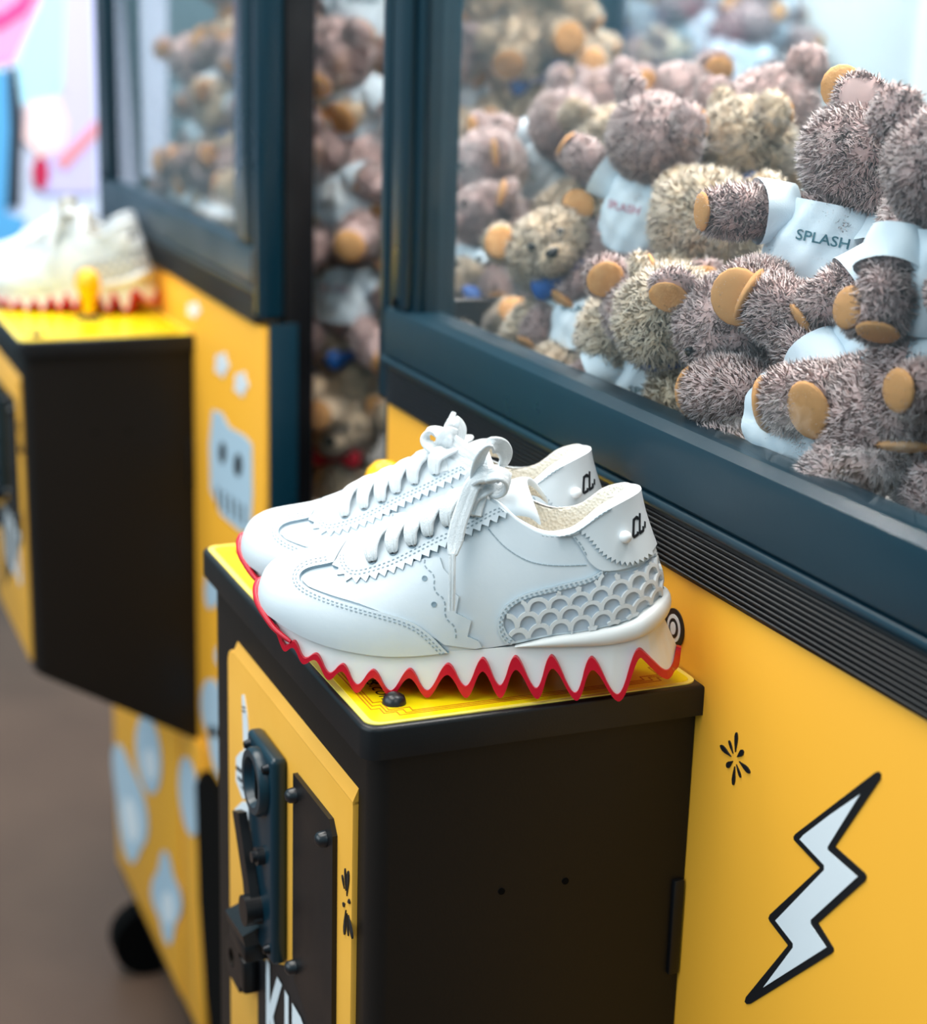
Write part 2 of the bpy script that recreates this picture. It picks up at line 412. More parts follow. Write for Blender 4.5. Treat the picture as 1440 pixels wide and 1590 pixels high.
# prints on the far machine (coordinates are pushed into the far machine's own frame)
def far(l): return [(x - PITCH, z) for x, z in px_xz(l)]
def blob(cx, cy, rx, ry, a=0, lobes=0, n=40):
    out = []
    for k in range(n):
        t = 2 * math.pi * k / n; q = 1 + (0.16 * math.sin(lobes * t + 1) if lobes else 0)
        x = rx * q * math.cos(t); y = ry * q * math.sin(t)
        out.append((cx + x * math.cos(a) - y * math.sin(a), cy + x * math.sin(a) + y * math.cos(a)))
    return out
face = decal('square_face_print', far([(331, 636), (345, 641), (357, 664), (380, 676), (392, 690), (393, 770), (390, 822), (376, 826), (345, 800), (328, 760), (326, 690)]), M['print_blue'], m2)
for q in ((347, 703, 5, 17), (371, 722, 6, 18)): decal('eye_print', far(blob(*q)), M['ink'], face, lift=.0005)
b = MB()
for k in range(5):
    x = 338 + k * 10; y = 755 + k * 7
    pts = far([(x, y), (x + 3, y + 2), (x + 3, y + 34), (x, y + 32)]); b.prism([(u, YP - .0005, v) for u, v in pts], (0, -.0004, 0))
b.build('teeth_lines', M['ink'], face, False)
decal('face_light', far(blob(362, 780, 22, 22)), M['print_white'], face, lift=.0002, t=.0002)
for q in ((345, 566, 10, 18, 0, 5), (375, 596, 10, 18, 0, 5), (301, 481, 10, 12, 0, 5)): decal('flower_print', far(blob(*q)), M['print_white'], m2)
for q in ((210, 1250, 22, 88, -.16, 3), (240, 1170, 19, 62, -.1, 0), (268, 1392, 20, 64, -.08, 4)):
    f = decal('cartoon_print', far(blob(*q)), M['print_blue'], m2, lift=.0068)
    decal('print_highlight', far(blob(q[0] + 3, q[1] + q[3] * .25, q[2] * .5, q[3] * .4, q[4])), M['print_white'], f, lift=.0074, t=.0003)
decal('cartoon_print', far(blob(303, 1235, 15, 62, -.1, 0)), M['print_blue'], m2, lift=.0062)
for q in ((331, 1100, 18, 46, -.1, 0), (334, 905, 16, 40, 0, 3), (344, 1018, 9, 16, 0, 0), (338, 1168, 10, 44, -.2, 0)):
    decal('cartoon_print', far(blob(*q)), M['print_blue'], m2, lift=.0068 if q[1] > 1120 and q[0] < 300 else 0)
b = MB(); q = px_xz([(288, 1140)])[0]
# ================================================================== control boxes (coin boxes) on the machine fronts
def make_box(label):
    root = empty('control_box', label, 'control box', (0, 0, 0), 'black control boxes on the machine fronts')
    # body with slanted underside : front bottom higher than the back
    X0, X1, Y0, Y1 = -.283, -.006, .006, .1705
    b = MB()
    r = .009
    prof = [(X0, Y1), (X0, Y0 + r)]
    for k in range(1, 6): a = math.pi + k * math.pi / 10; prof.append((X0 + r + r * math.cos(a), Y0 + r + r * math.sin(a)))
    for k in range(0, 6): a = 1.5 * math.pi + k * math.pi / 10; prof.append((X1 - r + r * math.cos(a), Y0 + r + r * math.sin(a)))
    prof += [(X1, Y1)]
    zb = lambda y: -.337 - (y - Y0) / (Y1 - Y0) * .096
    top = [b.bm.verts.new((x, y, -.002)) for x, y in prof]; bot = [b.bm.verts.new((x, y, zb(y))) for x, y in prof]
    n = len(prof)
    for k in range(n): b.bm.faces.new((top[k], top[(k + 1) % n], bot[(k + 1) % n], bot[k]))
    b.bm.faces.new(top[::-1]); b.bm.faces.new(bot)
    bmesh.ops.recalc_face_normals(b.bm, faces=b.bm.faces)
    body = b.build('body', M['black_box'], root, True, 30)
    for (y, z) in ((.0715, -.0938), (.1049, -.0944)):
        b = MB(); b.cyl((X1 - .001, y, z), (X1 + .0004, y, z), .0017, n=16); b.cyl((X1 + .0002, y, z), (X1 + .0005, y, z), .0013, n=16, mi=0)
        b.build('screw_hole', M['dark'], body)
    b = MB(); b.box((X1 - .001, .164, -.156), (X1 + .0025, .1700, -.104), .001); b.build('hinge_strip', M['black'], body)
    # lid : rounded tray lid with rim
    b = MB(); b.box((-.2895, 0, -.0155), (0, .1712, 0))
    es = [e for e in b.bm.edges if abs(e.verts[0].co.z - e.verts[1].co.z) > .01 and e.verts[0].co.y < .1]
    bmesh.ops.bevel(b.bm, geom=es, offset=.008, segments=5, profile=.5, affect='EDGES')
    es = [e for e in b.bm.edges if e.verts[0].co.z > -.001 and e.verts[1].co.z > -.001]
    bmesh.ops.bevel(b.bm, geom=es, offset=.0022, segments=3, profile=.5, affect='EDGES')
    lid = b.build('lid', M['black'], root, True, 35)
    # yellow printed plate let into the lid
    def rr(x0, y0, x1, y1, r):
        out = []
        for cx, cy, a0 in ((x1 - r, y1 - r, 0), (x0 + r, y1 - r, 90), (x0 + r, y0 + r, 180), (x1 - r, y0 + r, 270)):
            for k in range(7): a = math.radians(a0 + 15 * k); out.append((cx + r * math.cos(a), cy + r * math.sin(a)))
        return out
    b = MB(); b.prism([(x, y, -.0002) for x, y in rr(-.2865, .0026, -.0028, .1695, .007)], (0, 0, .0008)); plate = b.build('printed_plate', M['lid_pale'], lid, False)
    b = MB(); b.prism([(x, y, .0005) for x, y in rr(-.2835, .0058, -.0052, .1668, .005)], (0, 0, .0003)); b.build('plate_centre', M['lid_yellow'], lid, False)
    # fine orange border lines with stepped corners
    b = MB()
    def ln(x0, y0, x1, y1, w_=.00055):
        b.box((min(x0, x1) - w_ / 2, min(y0, y1) - w_ / 2, .0007), (max(x0, x1) + w_ / 2, max(y0, y1) + w_ / 2, .00095))
    for k, d in enumerate((0, .0017, .0034)):
        xa, xb_, ya, yb = -.279 + d, -.0095 - d, .0098 + d, .1625 - d
        c = .010 + .002 * k
        ln(xa, ya + c, xa, yb - c); ln(xb_, ya + c, xb_, yb - c); ln(xa + c, ya, xb_ - c, ya); ln(xa + c, yb, xb_ - c, yb)
        for sx, x in ((1, xa), (-1, xb_)):
            for sy, y in ((1, ya), (-1, yb)):
                ln(x, y + sy * c, x + sx * .004, y + sy * c); ln(x + sx * c, y, x + sx * c, y + sy * .004)
                ln(x + sx * .004, y + sy * c, x + sx * .004, y + sy * .004); ln(x + sx * .004, y + sy * .004, x + sx * c, y + sy * .004)
    b.build('border_lines', M['orange_line'], lid, False)
    v, f = text_mesh('ls.com', .0112, shear=.12)
    w_ = v[:, 0].max()
    q = onplane((597, 1093), 2, 0)
    v = np.stack([v[:, 0] - w_ + q[0], v[:, 1] + q[1], np.full(len(v), .0009)], 1)
    pydata('web_address_print', v, f, M['ink'], lid, False)
    v, f = text_mesh('ig', .0112, shear=.12)
    q = onplane((584, 1066), 2, 0)
    v = np.stack([v[:, 0] - v[:, 0].max() + q[0], v[:, 1] + q[1] + .002, np.full(len(v), .0009)], 1)
    pydata('web_address_print', v, f, M['ink'], lid, False)
    for x, y in ((-.0238, .0224), (-.268, .0215)):
        b = MB(); b.lathe([(.0001, .0058), (.0025, .0055), (.0046, .0042), (.0054, .0022), (.0056, .0006)], (x, y, 0)); b.build('lid_screw', M['bolt'], lid, True, 60)
    # ------------- front door, sheet metal, top edge folded back
    DX0, DX1, DY = -.242, -.024, .003
    b = MB(); b.box((DX0, DY, -.330), (DX1, .007, -.0455))
    es = [e for e in b.bm.edges if abs(e.verts[0].co.y - e.verts[1].co.y) > .002 and e.verts[0].co.z > -.1]
    bmesh.ops.bevel(b.bm, geom=es[:1] if es[0].verts[0].co.x < -.1 else es[1:2], offset=.009, segments=4, profile=.5, affect='EDGES')
    es = [e for e in b.bm.edges if e.verts[0].co.y < DY + .001 and e.verts[1].co.y < DY + .001]
    bmesh.ops.bevel(b.bm, geom=es, offset=.0012, segments=2, profile=.5, affect='EDGES')
    door = b.build('door', M['door_yellow'], root, True, 35)
    b = MB(); b.prism([(DX0 + .012, y, z) for y, z in ((.0032, -.0470), (.0032, -.0455), (.0068, -.0372), (.0075, -.0372), (.0075, -.0470))], (DX1 - DX0 - .012, 0, 0)); b.build('door_flange', M['door_yellow'], door, True, 20)
    yd = DY
    def dxz(l, y=DY): return px_xz(l, y)
    # white pointing-hand print
    b = MB()
    for pts in ([(377, 1079), (380, 1078), (385, 1110), (389, 1165), (380, 1168)], [(368, 1176), (376, 1166), (390, 1168), (391, 1240), (378, 1240), (368, 1212)], [(366, 1256), (378, 1244), (391, 1248), (390, 1292), (372, 1290)]):
        b.prism([(x, yd, z) for x, z in dxz(pts)], (0, -.0006, 0))
    hp = b.build('hand_print', M['print_white'], door, False)
    b = MB()
    for pts in ([(369, 1188), (390, 1206), (390, 1210), (369, 1194)], [(371, 1204), (390, 1222), (390, 1226), (372, 1210)], [(375, 1218), (390, 1236), (390, 1240), (378, 1224)], [(378, 1096), (383, 1098), (383, 1100), (378, 1098)], [(378, 1102), (383, 1104), (383, 1106), (378, 1104)]):
        b.prism([(x, yd - .0005, z) for x, z in dxz(pts)], (0, -.0004, 0))
    b.build('hand_print_stripes', M['ink'], door, False)['kind'] = 'stuff'
    # starburst on the right edge of the door
    b = MB(); sx, sz = dxz([(539, 1402)])[0]
    for a, L0, L1, w_ in ((80, .004, .018, .0016), (100, .006, .017, .001), (125, .007, .014, .001), (30, .003, .007, .0012), (210, .003, .007, .0012), (260, .004, .018, .0016), (285, .005, .016, .001), (310, .006, .018, .0018)):
        a = math.radians(a); d = (math.cos(a) * .8, math.sin(a))
        b.prism([(x, yd, z) for x, z in petal((sx + d[0] * L1, sz + d[1] * L1), (sx + d[0] * L0, sz + d[1] * L0), w_)], (0, -.0006, 0))
    b.build('starburst_print', M['ink'], door, False)
    # black sign with KIDS
    pts = dxz([(402, 1488), (446, 1500), (470, 1530), (498, 1570), (530, 1620), (530, 1700), (402, 1700)])
    b = MB(); b.prism([(x, yd, z) for x, z in pts if z > -.4], (0, -.0006, 0)); b.build('sign_print', M['ink'], door, False)
    v, f = text_mesh('KIDS', .075, bold=.0012)
    sx = .112 / v[:, 0].max()
    x0, z0 = dxz([(414, 1480)])[0]
    ztop = z0; h = v[:, 1].max()
    v = np.stack([v[:, 0] * sx + x0, np.full(len(v), yd - .0012), (v[:, 1] - h) * 1.15 + ztop], 1)
    pydata('kids_lettering', v, f, M['print_white'], door, False)
    # coin mechanism plate (root part so that its own pieces hang below it)
    CX0, CX1, CZ0, CZ1 = -.170, -.124, -.184, -.066
    b = MB(); b.box((CX0, yd - .009, CZ0), (CX1, yd, CZ1), .003, 3); coin = b.build('coin_plate', M['frame'], root)
    b = MB(); b.lathe([(.0185, 0), (.0185, -.0035), (.0172, -.0055), (.0135, -.0055), (.0120, -.0015), (.0001, -.0015)], (-.145, yd - .0085, -.086), 'Y', 32); b.build('coin_bezel', M['frame'], coin)
    b = MB(); b.box((-.1465, yd - .0115, -.096), (-.1430, yd - .009, -.076), .0008); b.build('coin_slot', M['dark'], coin)
    b = MB(); b.cyl((-.139, yd - .006, -.126), (-.139, yd - .013, -.126), .005, n=18); b.cyl((-.139, yd - .012, -.126), (-.139, yd - .0155, -.126), .003, n=14); b.build('pivot_boss', M['bolt'], coin)
    b = MB(); b.prism([(-.180, yd - .0095, -.118), (-.168, yd - .0095, -.114), (-.146, yd - .0095, -.150), (-.138, yd - .0095, -.164), (-.153, yd - .0095, -.170), (-.160, yd - .0095, -.150)], (0, -.005, 0)); b.build('return_lever', M['black'], coin)
    b = MB(); b.cyl((-.147, yd - .008, -.161), (-.147, yd - .018, -.161), .0085, n=20); b.build('lever_hub', M['black'], coin)
    for x, z in ((-.130, -.073), (-.129, -.176), (-.164, -.073)):
        b = MB(); b.lathe([(.0001, -.0035), (.002, -.003), (.003, 0)], (x, yd - .009, z), 'Y', 14); b.build('coin_plate_screw', M['steel'], coin)
    # coin return cup : a bent bracket standing off the door
    b = MB(); b.prism([(-.186, yd, -.188), (-.186, yd - .016, -.188), (-.184, yd - .018, -.180), (-.182, yd - .002, -.172)], (.036, 0, .003)); 
    b.box((-.184, yd - .016, -.1965), (-.152, yd, -.186), .002); b.build('coin_return_cup', M['black'], root)
    # latch tongue with a padlock hole
    b = MB(); n = 22; cx, cz, R, r_ = -.201, -.2205, .0135, .0058
    ys = (yd - .010, yd - .006)
    ro = []; ri = []
    for k in range(n):
        a = 2 * math.pi * k / n
        ox, oz = R * math.cos(a), R * math.sin(a)
        if ox > 0: ox = R * 1.2
        for lst, (u, w2) in ((ro, (ox, oz)), (ri, (r_ * math.cos(a), r_ * math.sin(a)))):
            lst.append([b.bm.verts.new((cx + u, y, cz + w2)) for y in ys])
    for k in range(n):
        j = (k + 1) % n
        for i in (0, 1): b.bm.faces.new((ro[k][i], ro[j][i], ri[j][i], ri[k][i]))
        b.bm.faces.new((ro[k][0], ro[j][0], ro[j][1], ro[k][1])); b.bm.faces.new((ri[k][0], ri[j][0], ri[j][1], ri[k][1]))
    bmesh.ops.recalc_face_normals(b.bm, faces=b.bm.faces)
    b.box((-.188, yd - .010, -.231), (-.176, yd, -.210), .002)
    b.build('latch_tongue', M['black'], root, True, 30)
    # black cover plate with four bolts
    b = MB(); b.prism([(x, yd - .0025, z) for x, z in ((-.1075, -.0665), (-.050, -.0655), (-.0445, -.072), (-.0435, -.182), (-.045, -.200), (-.0555, -.203), (-.1055, -.182), (-.108, -.17))], (0, .003, 0))
    cov = b.build('cover_plate', M['black'], root, False)
    for x, z in ((-.104, -.0770), (-.0555, -.0782), (-.104, -.1740), (-.054, -.1890)):
        b = MB(); b.lathe([(.0001, -.0052), (.002, -.0050), (.0036, -.0036), (.0042, 0)], (x, yd - .0025, z), 'Y', 16); b.build('cover_bolt', M['bolt'], cov, True, 60)
    return root
def joystick(root, x, y, h=1.0):
    b = MB(); b.lathe([(.012, 0), (.012, .002), (.008, .005), (.0001, .005)], (x, y, .0007)); b.build('joystick_collar', M['black'], root)
    b = MB(); b.lathe([(.0001, .003), (.0062, .0035), (.0066, .012), (.0072, .020), (.0105, .026), (.0128, .033), (.0128, .039), (.0105, .046), (.006, .0505), (.0001, .052)], (x, y, .0007), n=24)
    b.build('joystick', M['knob_yellow'], root, True, 60)

box1 = make_box('black control box holding the sharp pair of white sneakers, yellow printed lid')
box2 = copy_tree(box1); box2.location.x = PITCH
box2['label'] = 'blurred black control box in front of the far machine with a sneaker pair on top'
joystick(box1, -.258, .103)
joystick(box2, -.1085, .0885)
# ================================================================== sneakers
# shoe frame: s from toe (0) to heel, v to the side facing the viewer, z up
TH = math.radians(59.5)
SD = np.array([math.cos(TH), math.sin(TH), 0]); SN = np.array([math.sin(TH), -math.cos(TH), 0])
SU0, SV0 = -.0735, -.0745
SO = SD * -0 + SD * SU0 + SN * SV0                      # world position of the shoe origin
SHOE_MAT = Matrix(((SD[0], SN[0], 0, SO[0]), (SD[1], SN[1], 0, SO[1]), (0, 0, 1, 0), (0, 0, 0, 1)))
# (s, v) are left-handed with z up: the parts are built in world-like axes x=s, y=-v
def W2L(w): w = np.asarray(w) - SO; return np.array([w @ SD, w @ SN, w[2]])
CL = W2L(CAM)
def rayL(p):
    r = ray(p); return np.array([r @ SD, r @ SN, r[2]])
def L(p): return (p[0], -p[1], p[2])                     # to mesh axes (x=s, y=-v)
def pv(x, y, v):
    """point of the shoe's own frame at lateral position v"""
    r = rayL((x, y)); return CL + r * ((v - CL[1]) / r[1])

# --- keyframes of the upper: foot line F, top line T, and bulge (b1, h1, o2, d2)
KF = [ # F s, v, z          T s, v, z            b1    h1    o2    d2
 (.0095, 0, .0345,   .0300, 0, .0545,      .0015, .012, .013, .0005),
 (.0110, .0100, .0338, .0310, 0, .0548, .0018, .012, .013, .0006),
 (.0150, .0185, .0325, .0330, 0, .0553, .0022, .012, .015, .0010),
 (.0220, .0243, .0305, .0370, 0, .0565, .0028, .012, .017, .0015),
 (.0310, .0283, .0270, .0430, 0, .0585, .0035, .014, .019, .0030),
 (.0430, .0312, .0234, .0500, 0, .0615, .0040, .017, .019, .0050),
 (.0560, .0330, .0212, .0590, 0, .0655, .0042, .020, .019, .0070),
 (.0730, .0336, .0200, .0710, .0040, .0715, .0040, .023, .017, .0095),
 (.0880, .0327, .0208, .0860, .0070, .0790, .0034, .025, .015, .0120),
 (.1020, .0313, .0228, .0985, .0095, .0860, .0028, .026, .013, .0140),
 (.1140, .0297, .0246, .1115, .0125, .0925, .0022, .026, .010, .0160),
 (.1240, .0283, .0260, .1225, .0170, .0895, .0018, .024, .006, .0160),
 (.1350, .0272, .0285, .1330, .0205, .0830, .0014, .022, .0045, .0160),
 (.1490, .0261, .0325, .1455, .0225, .0788, .0012, .020, .0045, .0150),
 (.1640, .0250, .0355, .1580, .0218, .0815, .0012, .020, .0045, .0170),
 (.1780, .0235, .0395, .1690, .0190, .0905, .0012, .018, .0040, .0200),
 (.1890, .0185, .0430, .1775, .0130, .0950, .0012, .016, .0030, .0210),
 (.1955, .0100, .0450, .1818, .0062, .0964, .0012, .016, .0040, .0210),
 (.1977, 0, .0460,     .1830, 0, .0966,    .0012, .016, .0040, .0210)]
KF = np.array(KF)
def catmull(K, t):
    """K (n,d) keys at integer knots, t array in [0, n-1]"""
    n = len(K); i = np.clip(np.floor(t).astype(int), 0, n - 2); f = (t - i)[:, None]
    k0 = K[np.clip(i - 1, 0, n - 1)]; k1 = K[i]; k2 = K[i + 1]; k3 = K[np.clip(i + 2, 0, n - 1)]
    return 0.5 * (2 * k1 + (k2 - k0) * f + (2 * k0 - 5 * k1 + 4 * k2 - k3) * f ** 2 + (-k0 + 3 * k1 - 3 * k2 + k3) * f ** 3)
NP, NR = 361, 73
tt = np.linspace(0, len(KF) - 1, NP)
KI = catmull(KF, tt)
Fp = KI[:, 0:3].copy(); Tp = KI[:, 3:6].copy()
Fp[0, 1] = 0; Tp[0, 1] = 0; Fp[-1, 1] = 0; Tp[-1, 1] = 0
Fp[:, 1] = np.maximum(Fp[:, 1], 0); Tp[:, 1] = np.maximum(Tp[:, 1], 0)
dF = np.gradient(Fp[:, :2], axis=0)
dF[0] = (0, 1); dF[-1] = (0, -1)
NO = np.stack([-dF[:, 1], dF[:, 0]], 1); NO /= np.linalg.norm(NO, axis=1)[:, None]      # outward normal in plan (s,v)
dTF = Fp[:, :2] - Tp[:, :2]; dTF /= np.linalg.norm(dTF, axis=1)[:, None] + 1e-9
C1 = Fp.copy(); C1[:, :2] += NO * KI[:, 6:7]; C1[:, 2] += KI[:, 7]
C2 = Tp.copy(); C2[:, :2] += dTF * KI[:, 8:9]; C2[:, 2] -= KI[:, 9]
C1[[0, -1], 1] = 0; C2[[0, -1], 1] = 0
rr_ = np.linspace(0, 1, NR)[None, :, None]
G = (Fp[:, None] * (1 - rr_) ** 3 + 3 * C1[:, None] * rr_ * (1 - rr_) ** 2 + 3 * C2[:, None] * rr_ ** 2 * (1 - rr_) + Tp[:, None] * rr_ ** 3)
gu = np.gradient(G, axis=0); gv = np.gradient(G, axis=1)
GN = np.cross(gv, gu); GN /= np.linalg.norm(GN, axis=2)[:, :, None] + 1e-12
# outward means positive v on the near half
sgn = np.sign((GN * (G - np.array([.1, -.0, .045]))).sum(2)); GN *= np.where(sgn == 0, 1, sgn)[:, :, None]
GN[0, :, 1] = 0; GN[-1, :, 1] = 0
for i in range(NP):
    if Tp[i, 1] < 2e-4: GN[i, -1, 1] = 0
GN /= np.linalg.norm(GN, axis=2)[:, :, None] + 1e-12
LP = np.concatenate([[0], np.cumsum(np.linalg.norm(np.diff((Fp + Tp + 2 * C1) / 4, axis=0), axis=1))])  # metric along p
LR = 0.055                                                                                     # metric along r
def idx(i, j): return i * NR + j
GF = [(idx(i, j), idx(i + 1, j), idx(i + 1, j + 1), idx(i, j + 1)) for i in range(NP - 1) for j in range(NR - 1)]
GV = G.reshape(-1, 3)
UP_BVH = BVHTree.FromPolygons([Vector(v) for v in GV], GF)
def S(pr):
    """(n,2) metric params -> positions, normals"""
    pr = np.atleast_2d(pr)
    P = np.interp(pr[:, 0], LP, np.arange(NP)); R = np.clip(pr[:, 1] / LR, 0, 1) * (NR - 1)
    i = np.clip(P.astype(int), 0, NP - 2); j = np.clip(R.astype(int), 0, NR - 2)
    a = (P - i)[:, None]; c = (R - j)[:, None]
    f = lambda A: (A[i, j] * (1 - a) + A[i + 1, j] * a) * (1 - c) + (A[i, j + 1] * (1 - a) + A[i + 1, j + 1] * a) * c
    n = f(GN); n /= np.linalg.norm(n, axis=1)[:, None] + 1e-12
    return f(G), n
def par(p, toward=(700, 900)):
    """photo position -> surface parameter, sliding towards a point inside if it lies past the outline"""
    q = np.array(p, float)
    for k in range(60):
        r = rayL(q); loc, nor, fi, d = UP_BVH.ray_cast(Vector(CL), Vector(r).normalized())
        if loc is not None: break
        q = q + (np.array(toward) - q) * 0.02
    i, j = divmod(fi, NR - 1)
    e1 = G[i + 1, j] - G[i, j]; e2 = G[i, j + 1] - G[i, j]; d = np.array(loc) - G[i, j]
    A = np.stack([e1, e2], 1); ab = np.linalg.lstsq(A, d, rcond=None)[0]
    a, c = np.clip(ab, 0, 1)
    return np.array([np.interp(i + a, np.arange(NP), LP), (j + c) / (NR - 1) * LR])
def pars(l): return np.array([par(p) for p in l])

def resample(pl, step, closed=False):
    pl = np.asarray(pl, float)
    if closed: pl = np.vstack([pl, pl[:1]])
    out = []
    for a, b in zip(pl[:-1], pl[1:]):
        n = max(1, int(math.ceil(np.linalg.norm(b - a) / step)))
        for k in range(n): out.append(a + (b - a) * k / n)
    if not closed: out.append(pl[-1])
    return np.array(out)
def smooth_line(pl, it=2):
    pl = np.asarray(pl, float)
    for _ in range(it):
        q = [pl[0]]
        for a, b in zip(pl[:-1], pl[1:]): q += [a * .75 + b * .25, a * .25 + b * .75]
        q.append(pl[-1]); pl = np.array(q)
    return pl
def inside(pts, poly):
    x, y = pts[:, 0], pts[:, 1]; c = np.zeros(len(pts), bool); n = len(poly)
    for k in range(n):
        x0, y0 = poly[k]; x1, y1 = poly[(k + 1) % n]
        if y0 == y1: continue
        m = ((y0 > y) != (y1 > y)) & (x < (x1 - x0) * (y - y0) / (y1 - y0) + x0)
        c ^= m
    return c
def zigzag(pl, period, amp):
    """pinked edge along a pixel polyline: teeth point to the right-hand side of the travel direction (image axes)"""
    pl = np.asarray(pl, float); seg = np.linalg.norm(np.diff(pl, axis=0), axis=1); Lc = np.concatenate([[0], np.cumsum(seg)])
    n = max(2, int(round(Lc[-1] / period))); out = []
    for k in range(2 * n + 1):
        t = Lc[-1] * k / (2 * n); p = np.array([np.interp(t, Lc, pl[:, 0]), np.interp(t, Lc, pl[:, 1])])
        e = Lc[-1] * .01; d = np.array([np.interp(t + e, Lc, pl[:, 0]) - np.interp(t - e, Lc, pl[:, 0]), np.interp(t + e, Lc, pl[:, 1]) - np.interp(t - e, Lc, pl[:, 1])])
        d /= np.linalg.norm(d) + 1e-9; nrm = np.array([-d[1], d[0]])
        out.append(p + nrm * (amp if k % 2 else -amp) * .5)
    return np.array(out)

def patch(name, loop, thick, mats, parent, base=0.0, step=.0012, grid=.0026, mirror=True, angle=50):
    """leather piece lying on the upper: loop in metric params, cut edge as a visible skirt"""
    lp = resample(loop, step, True)
    # drop duplicates
    keep = [0]
    for k in range(1, len(lp)):
        if np.linalg.norm(lp[k] - lp[keep[-1]]) > 1e-5: keep.append(k)
    lp = lp[keep]
    mn, mx = lp.min(0), lp.max(0)
    gx, gy = np.meshgrid(np.arange(mn[0], mx[0], grid), np.arange(mn[1], mx[1], grid))
    g = np.stack([gx.ravel(), gy.ravel()], 1); g = g[inside(g, lp)]
    if len(g):
        d = np.min(np.linalg.norm(g[:, None, :] - lp[None], axis=2), axis=1); g = g[d > grid * .35]
    allp = np.vstack([lp, g]); n0 = len(lp)
    vs, es, fs, *_ = delaunay_2d_cdt([Vector(p) for p in allp], [], [list(range(n0))], 1, 1e-7)
    P2 = np.array([v[:] for v in vs])
    pos, nor = S(P2)
    bm = bmesh.new()
    sides = (1, -1) if mirror else (1,)
    tops_ = []
    for sd in sides:
        top = []
        for p, n in zip(pos, nor):
            q = p + n * (base + thick); top.append(bm.verts.new((q[0], -q[1] * sd, q[2])))
        faces = []
        for f in fs:
            try: faces.append(bm.faces.new([top[i] for i in (f if sd == 1 else f[::-1])]))
            except ValueError: pass
        bm.verts.index_update()
        bd = [e for f in faces for e in f.edges if len(e.link_faces) == 1]
        low = {}
        for k, v in enumerate(top): low[v] = k
        lowv = {}
        def lv(v):
            if v not in lowv:
                k = low[v]; q = pos[k] + nor[k] * (base - .0003); lowv[v] = bm.verts.new((q[0], -q[1] * sd, q[2]))
            return lowv[v]
        for e in list(dict.fromkeys(bd)):
            f = e.link_faces[0]; a, b_ = e.verts
            for lp_ in f.loops:
                if lp_.edge == e: a, b_ = lp_.vert, lp_.link_loop_next.vert
            nf = bm.faces.new((b_, a, lv(a), lv(b_))); nf.material_index = 0 if P2[low[a]][1] > LR - 2e-4 and P2[low[b_]][1] > LR - 2e-4 else 1
    # make sure the top looks outwards
    me = bpy.data.meshes.new(name)
    bm.normal_update()
    tops = [f for f in bm.faces if f.material_index == 0]
    sc_ = sum((f.calc_center_median() - Vector((.1, 0, .045))).dot(f.normal) * f.calc_area() for f in tops)
    if sc_ < 0: bmesh.ops.reverse_faces(bm, faces=bm.faces)
    bm.to_mesh(me); bm.free()
    return link_mesh(name, me, mats, parent, True, angle)

def stitches(name, lines, parent, h, m, length=.0011, gap=.0012, w=.00040, mirror=True):
    """short thread dashes along pixel polylines"""
    V = []; F = []
    for pl in lines:
        pr = resample(pars(smooth_line(pl, 2)), .0003)
        pos, nor = S(pr)
        seg = np.linalg.norm(np.diff(pos, axis=0), axis=1); Lc = np.concatenate([[0], np.cumsum(seg)])
        t = 0
        while t + length < Lc[-1]:
            ends = []
            for u in (t, t + length):
                ends.append((np.array([np.interp(u, Lc, pos[:, k]) for k in range(3)]), np.array([np.interp(u, Lc, nor[:, k]) for k in range(3)])))
            for sd in ((1, -1) if mirror else (1,)):
                (a, na), (b_, nb) = ends
                d = b_ - a; d /= np.linalg.norm(d) + 1e-12; x = np.cross(d, na)
                k0 = len(V)
                for q, n_ in ((a, na), (b_, nb)):
                    for sx, hh in ((-1, h - .0003), (1, h - .0003), (.6, h + .0003), (-.6, h + .0003)):
                        c = q + x * w * sx + n_ * hh; V.append((c[0], -c[1] * sd, c[2]))
                F += [(k0, k0 + 1, k0 + 5, k0 + 4), (k0 + 1, k0 + 2, k0 + 6, k0 + 5), (k0 + 2, k0 + 3, k0 + 7, k0 + 6), (k0 + 3, k0, k0 + 4, k0 + 7), (k0, k0 + 3, k0 + 2, k0 + 1), (k0 + 4, k0 + 5, k0 + 6, k0 + 7)]
            t += length + gap
    o = pydata(name, V, F, m, parent, False); o['kind'] = 'stuff'
    return o
def offset_px(pl, d):
    pl = np.asarray(pl, float); t = np.gradient(pl, axis=0); t /= np.linalg.norm(t, axis=1)[:, None] + 1e-9
    return pl + np.stack([-t[:, 1], t[:, 0]], 1) * d

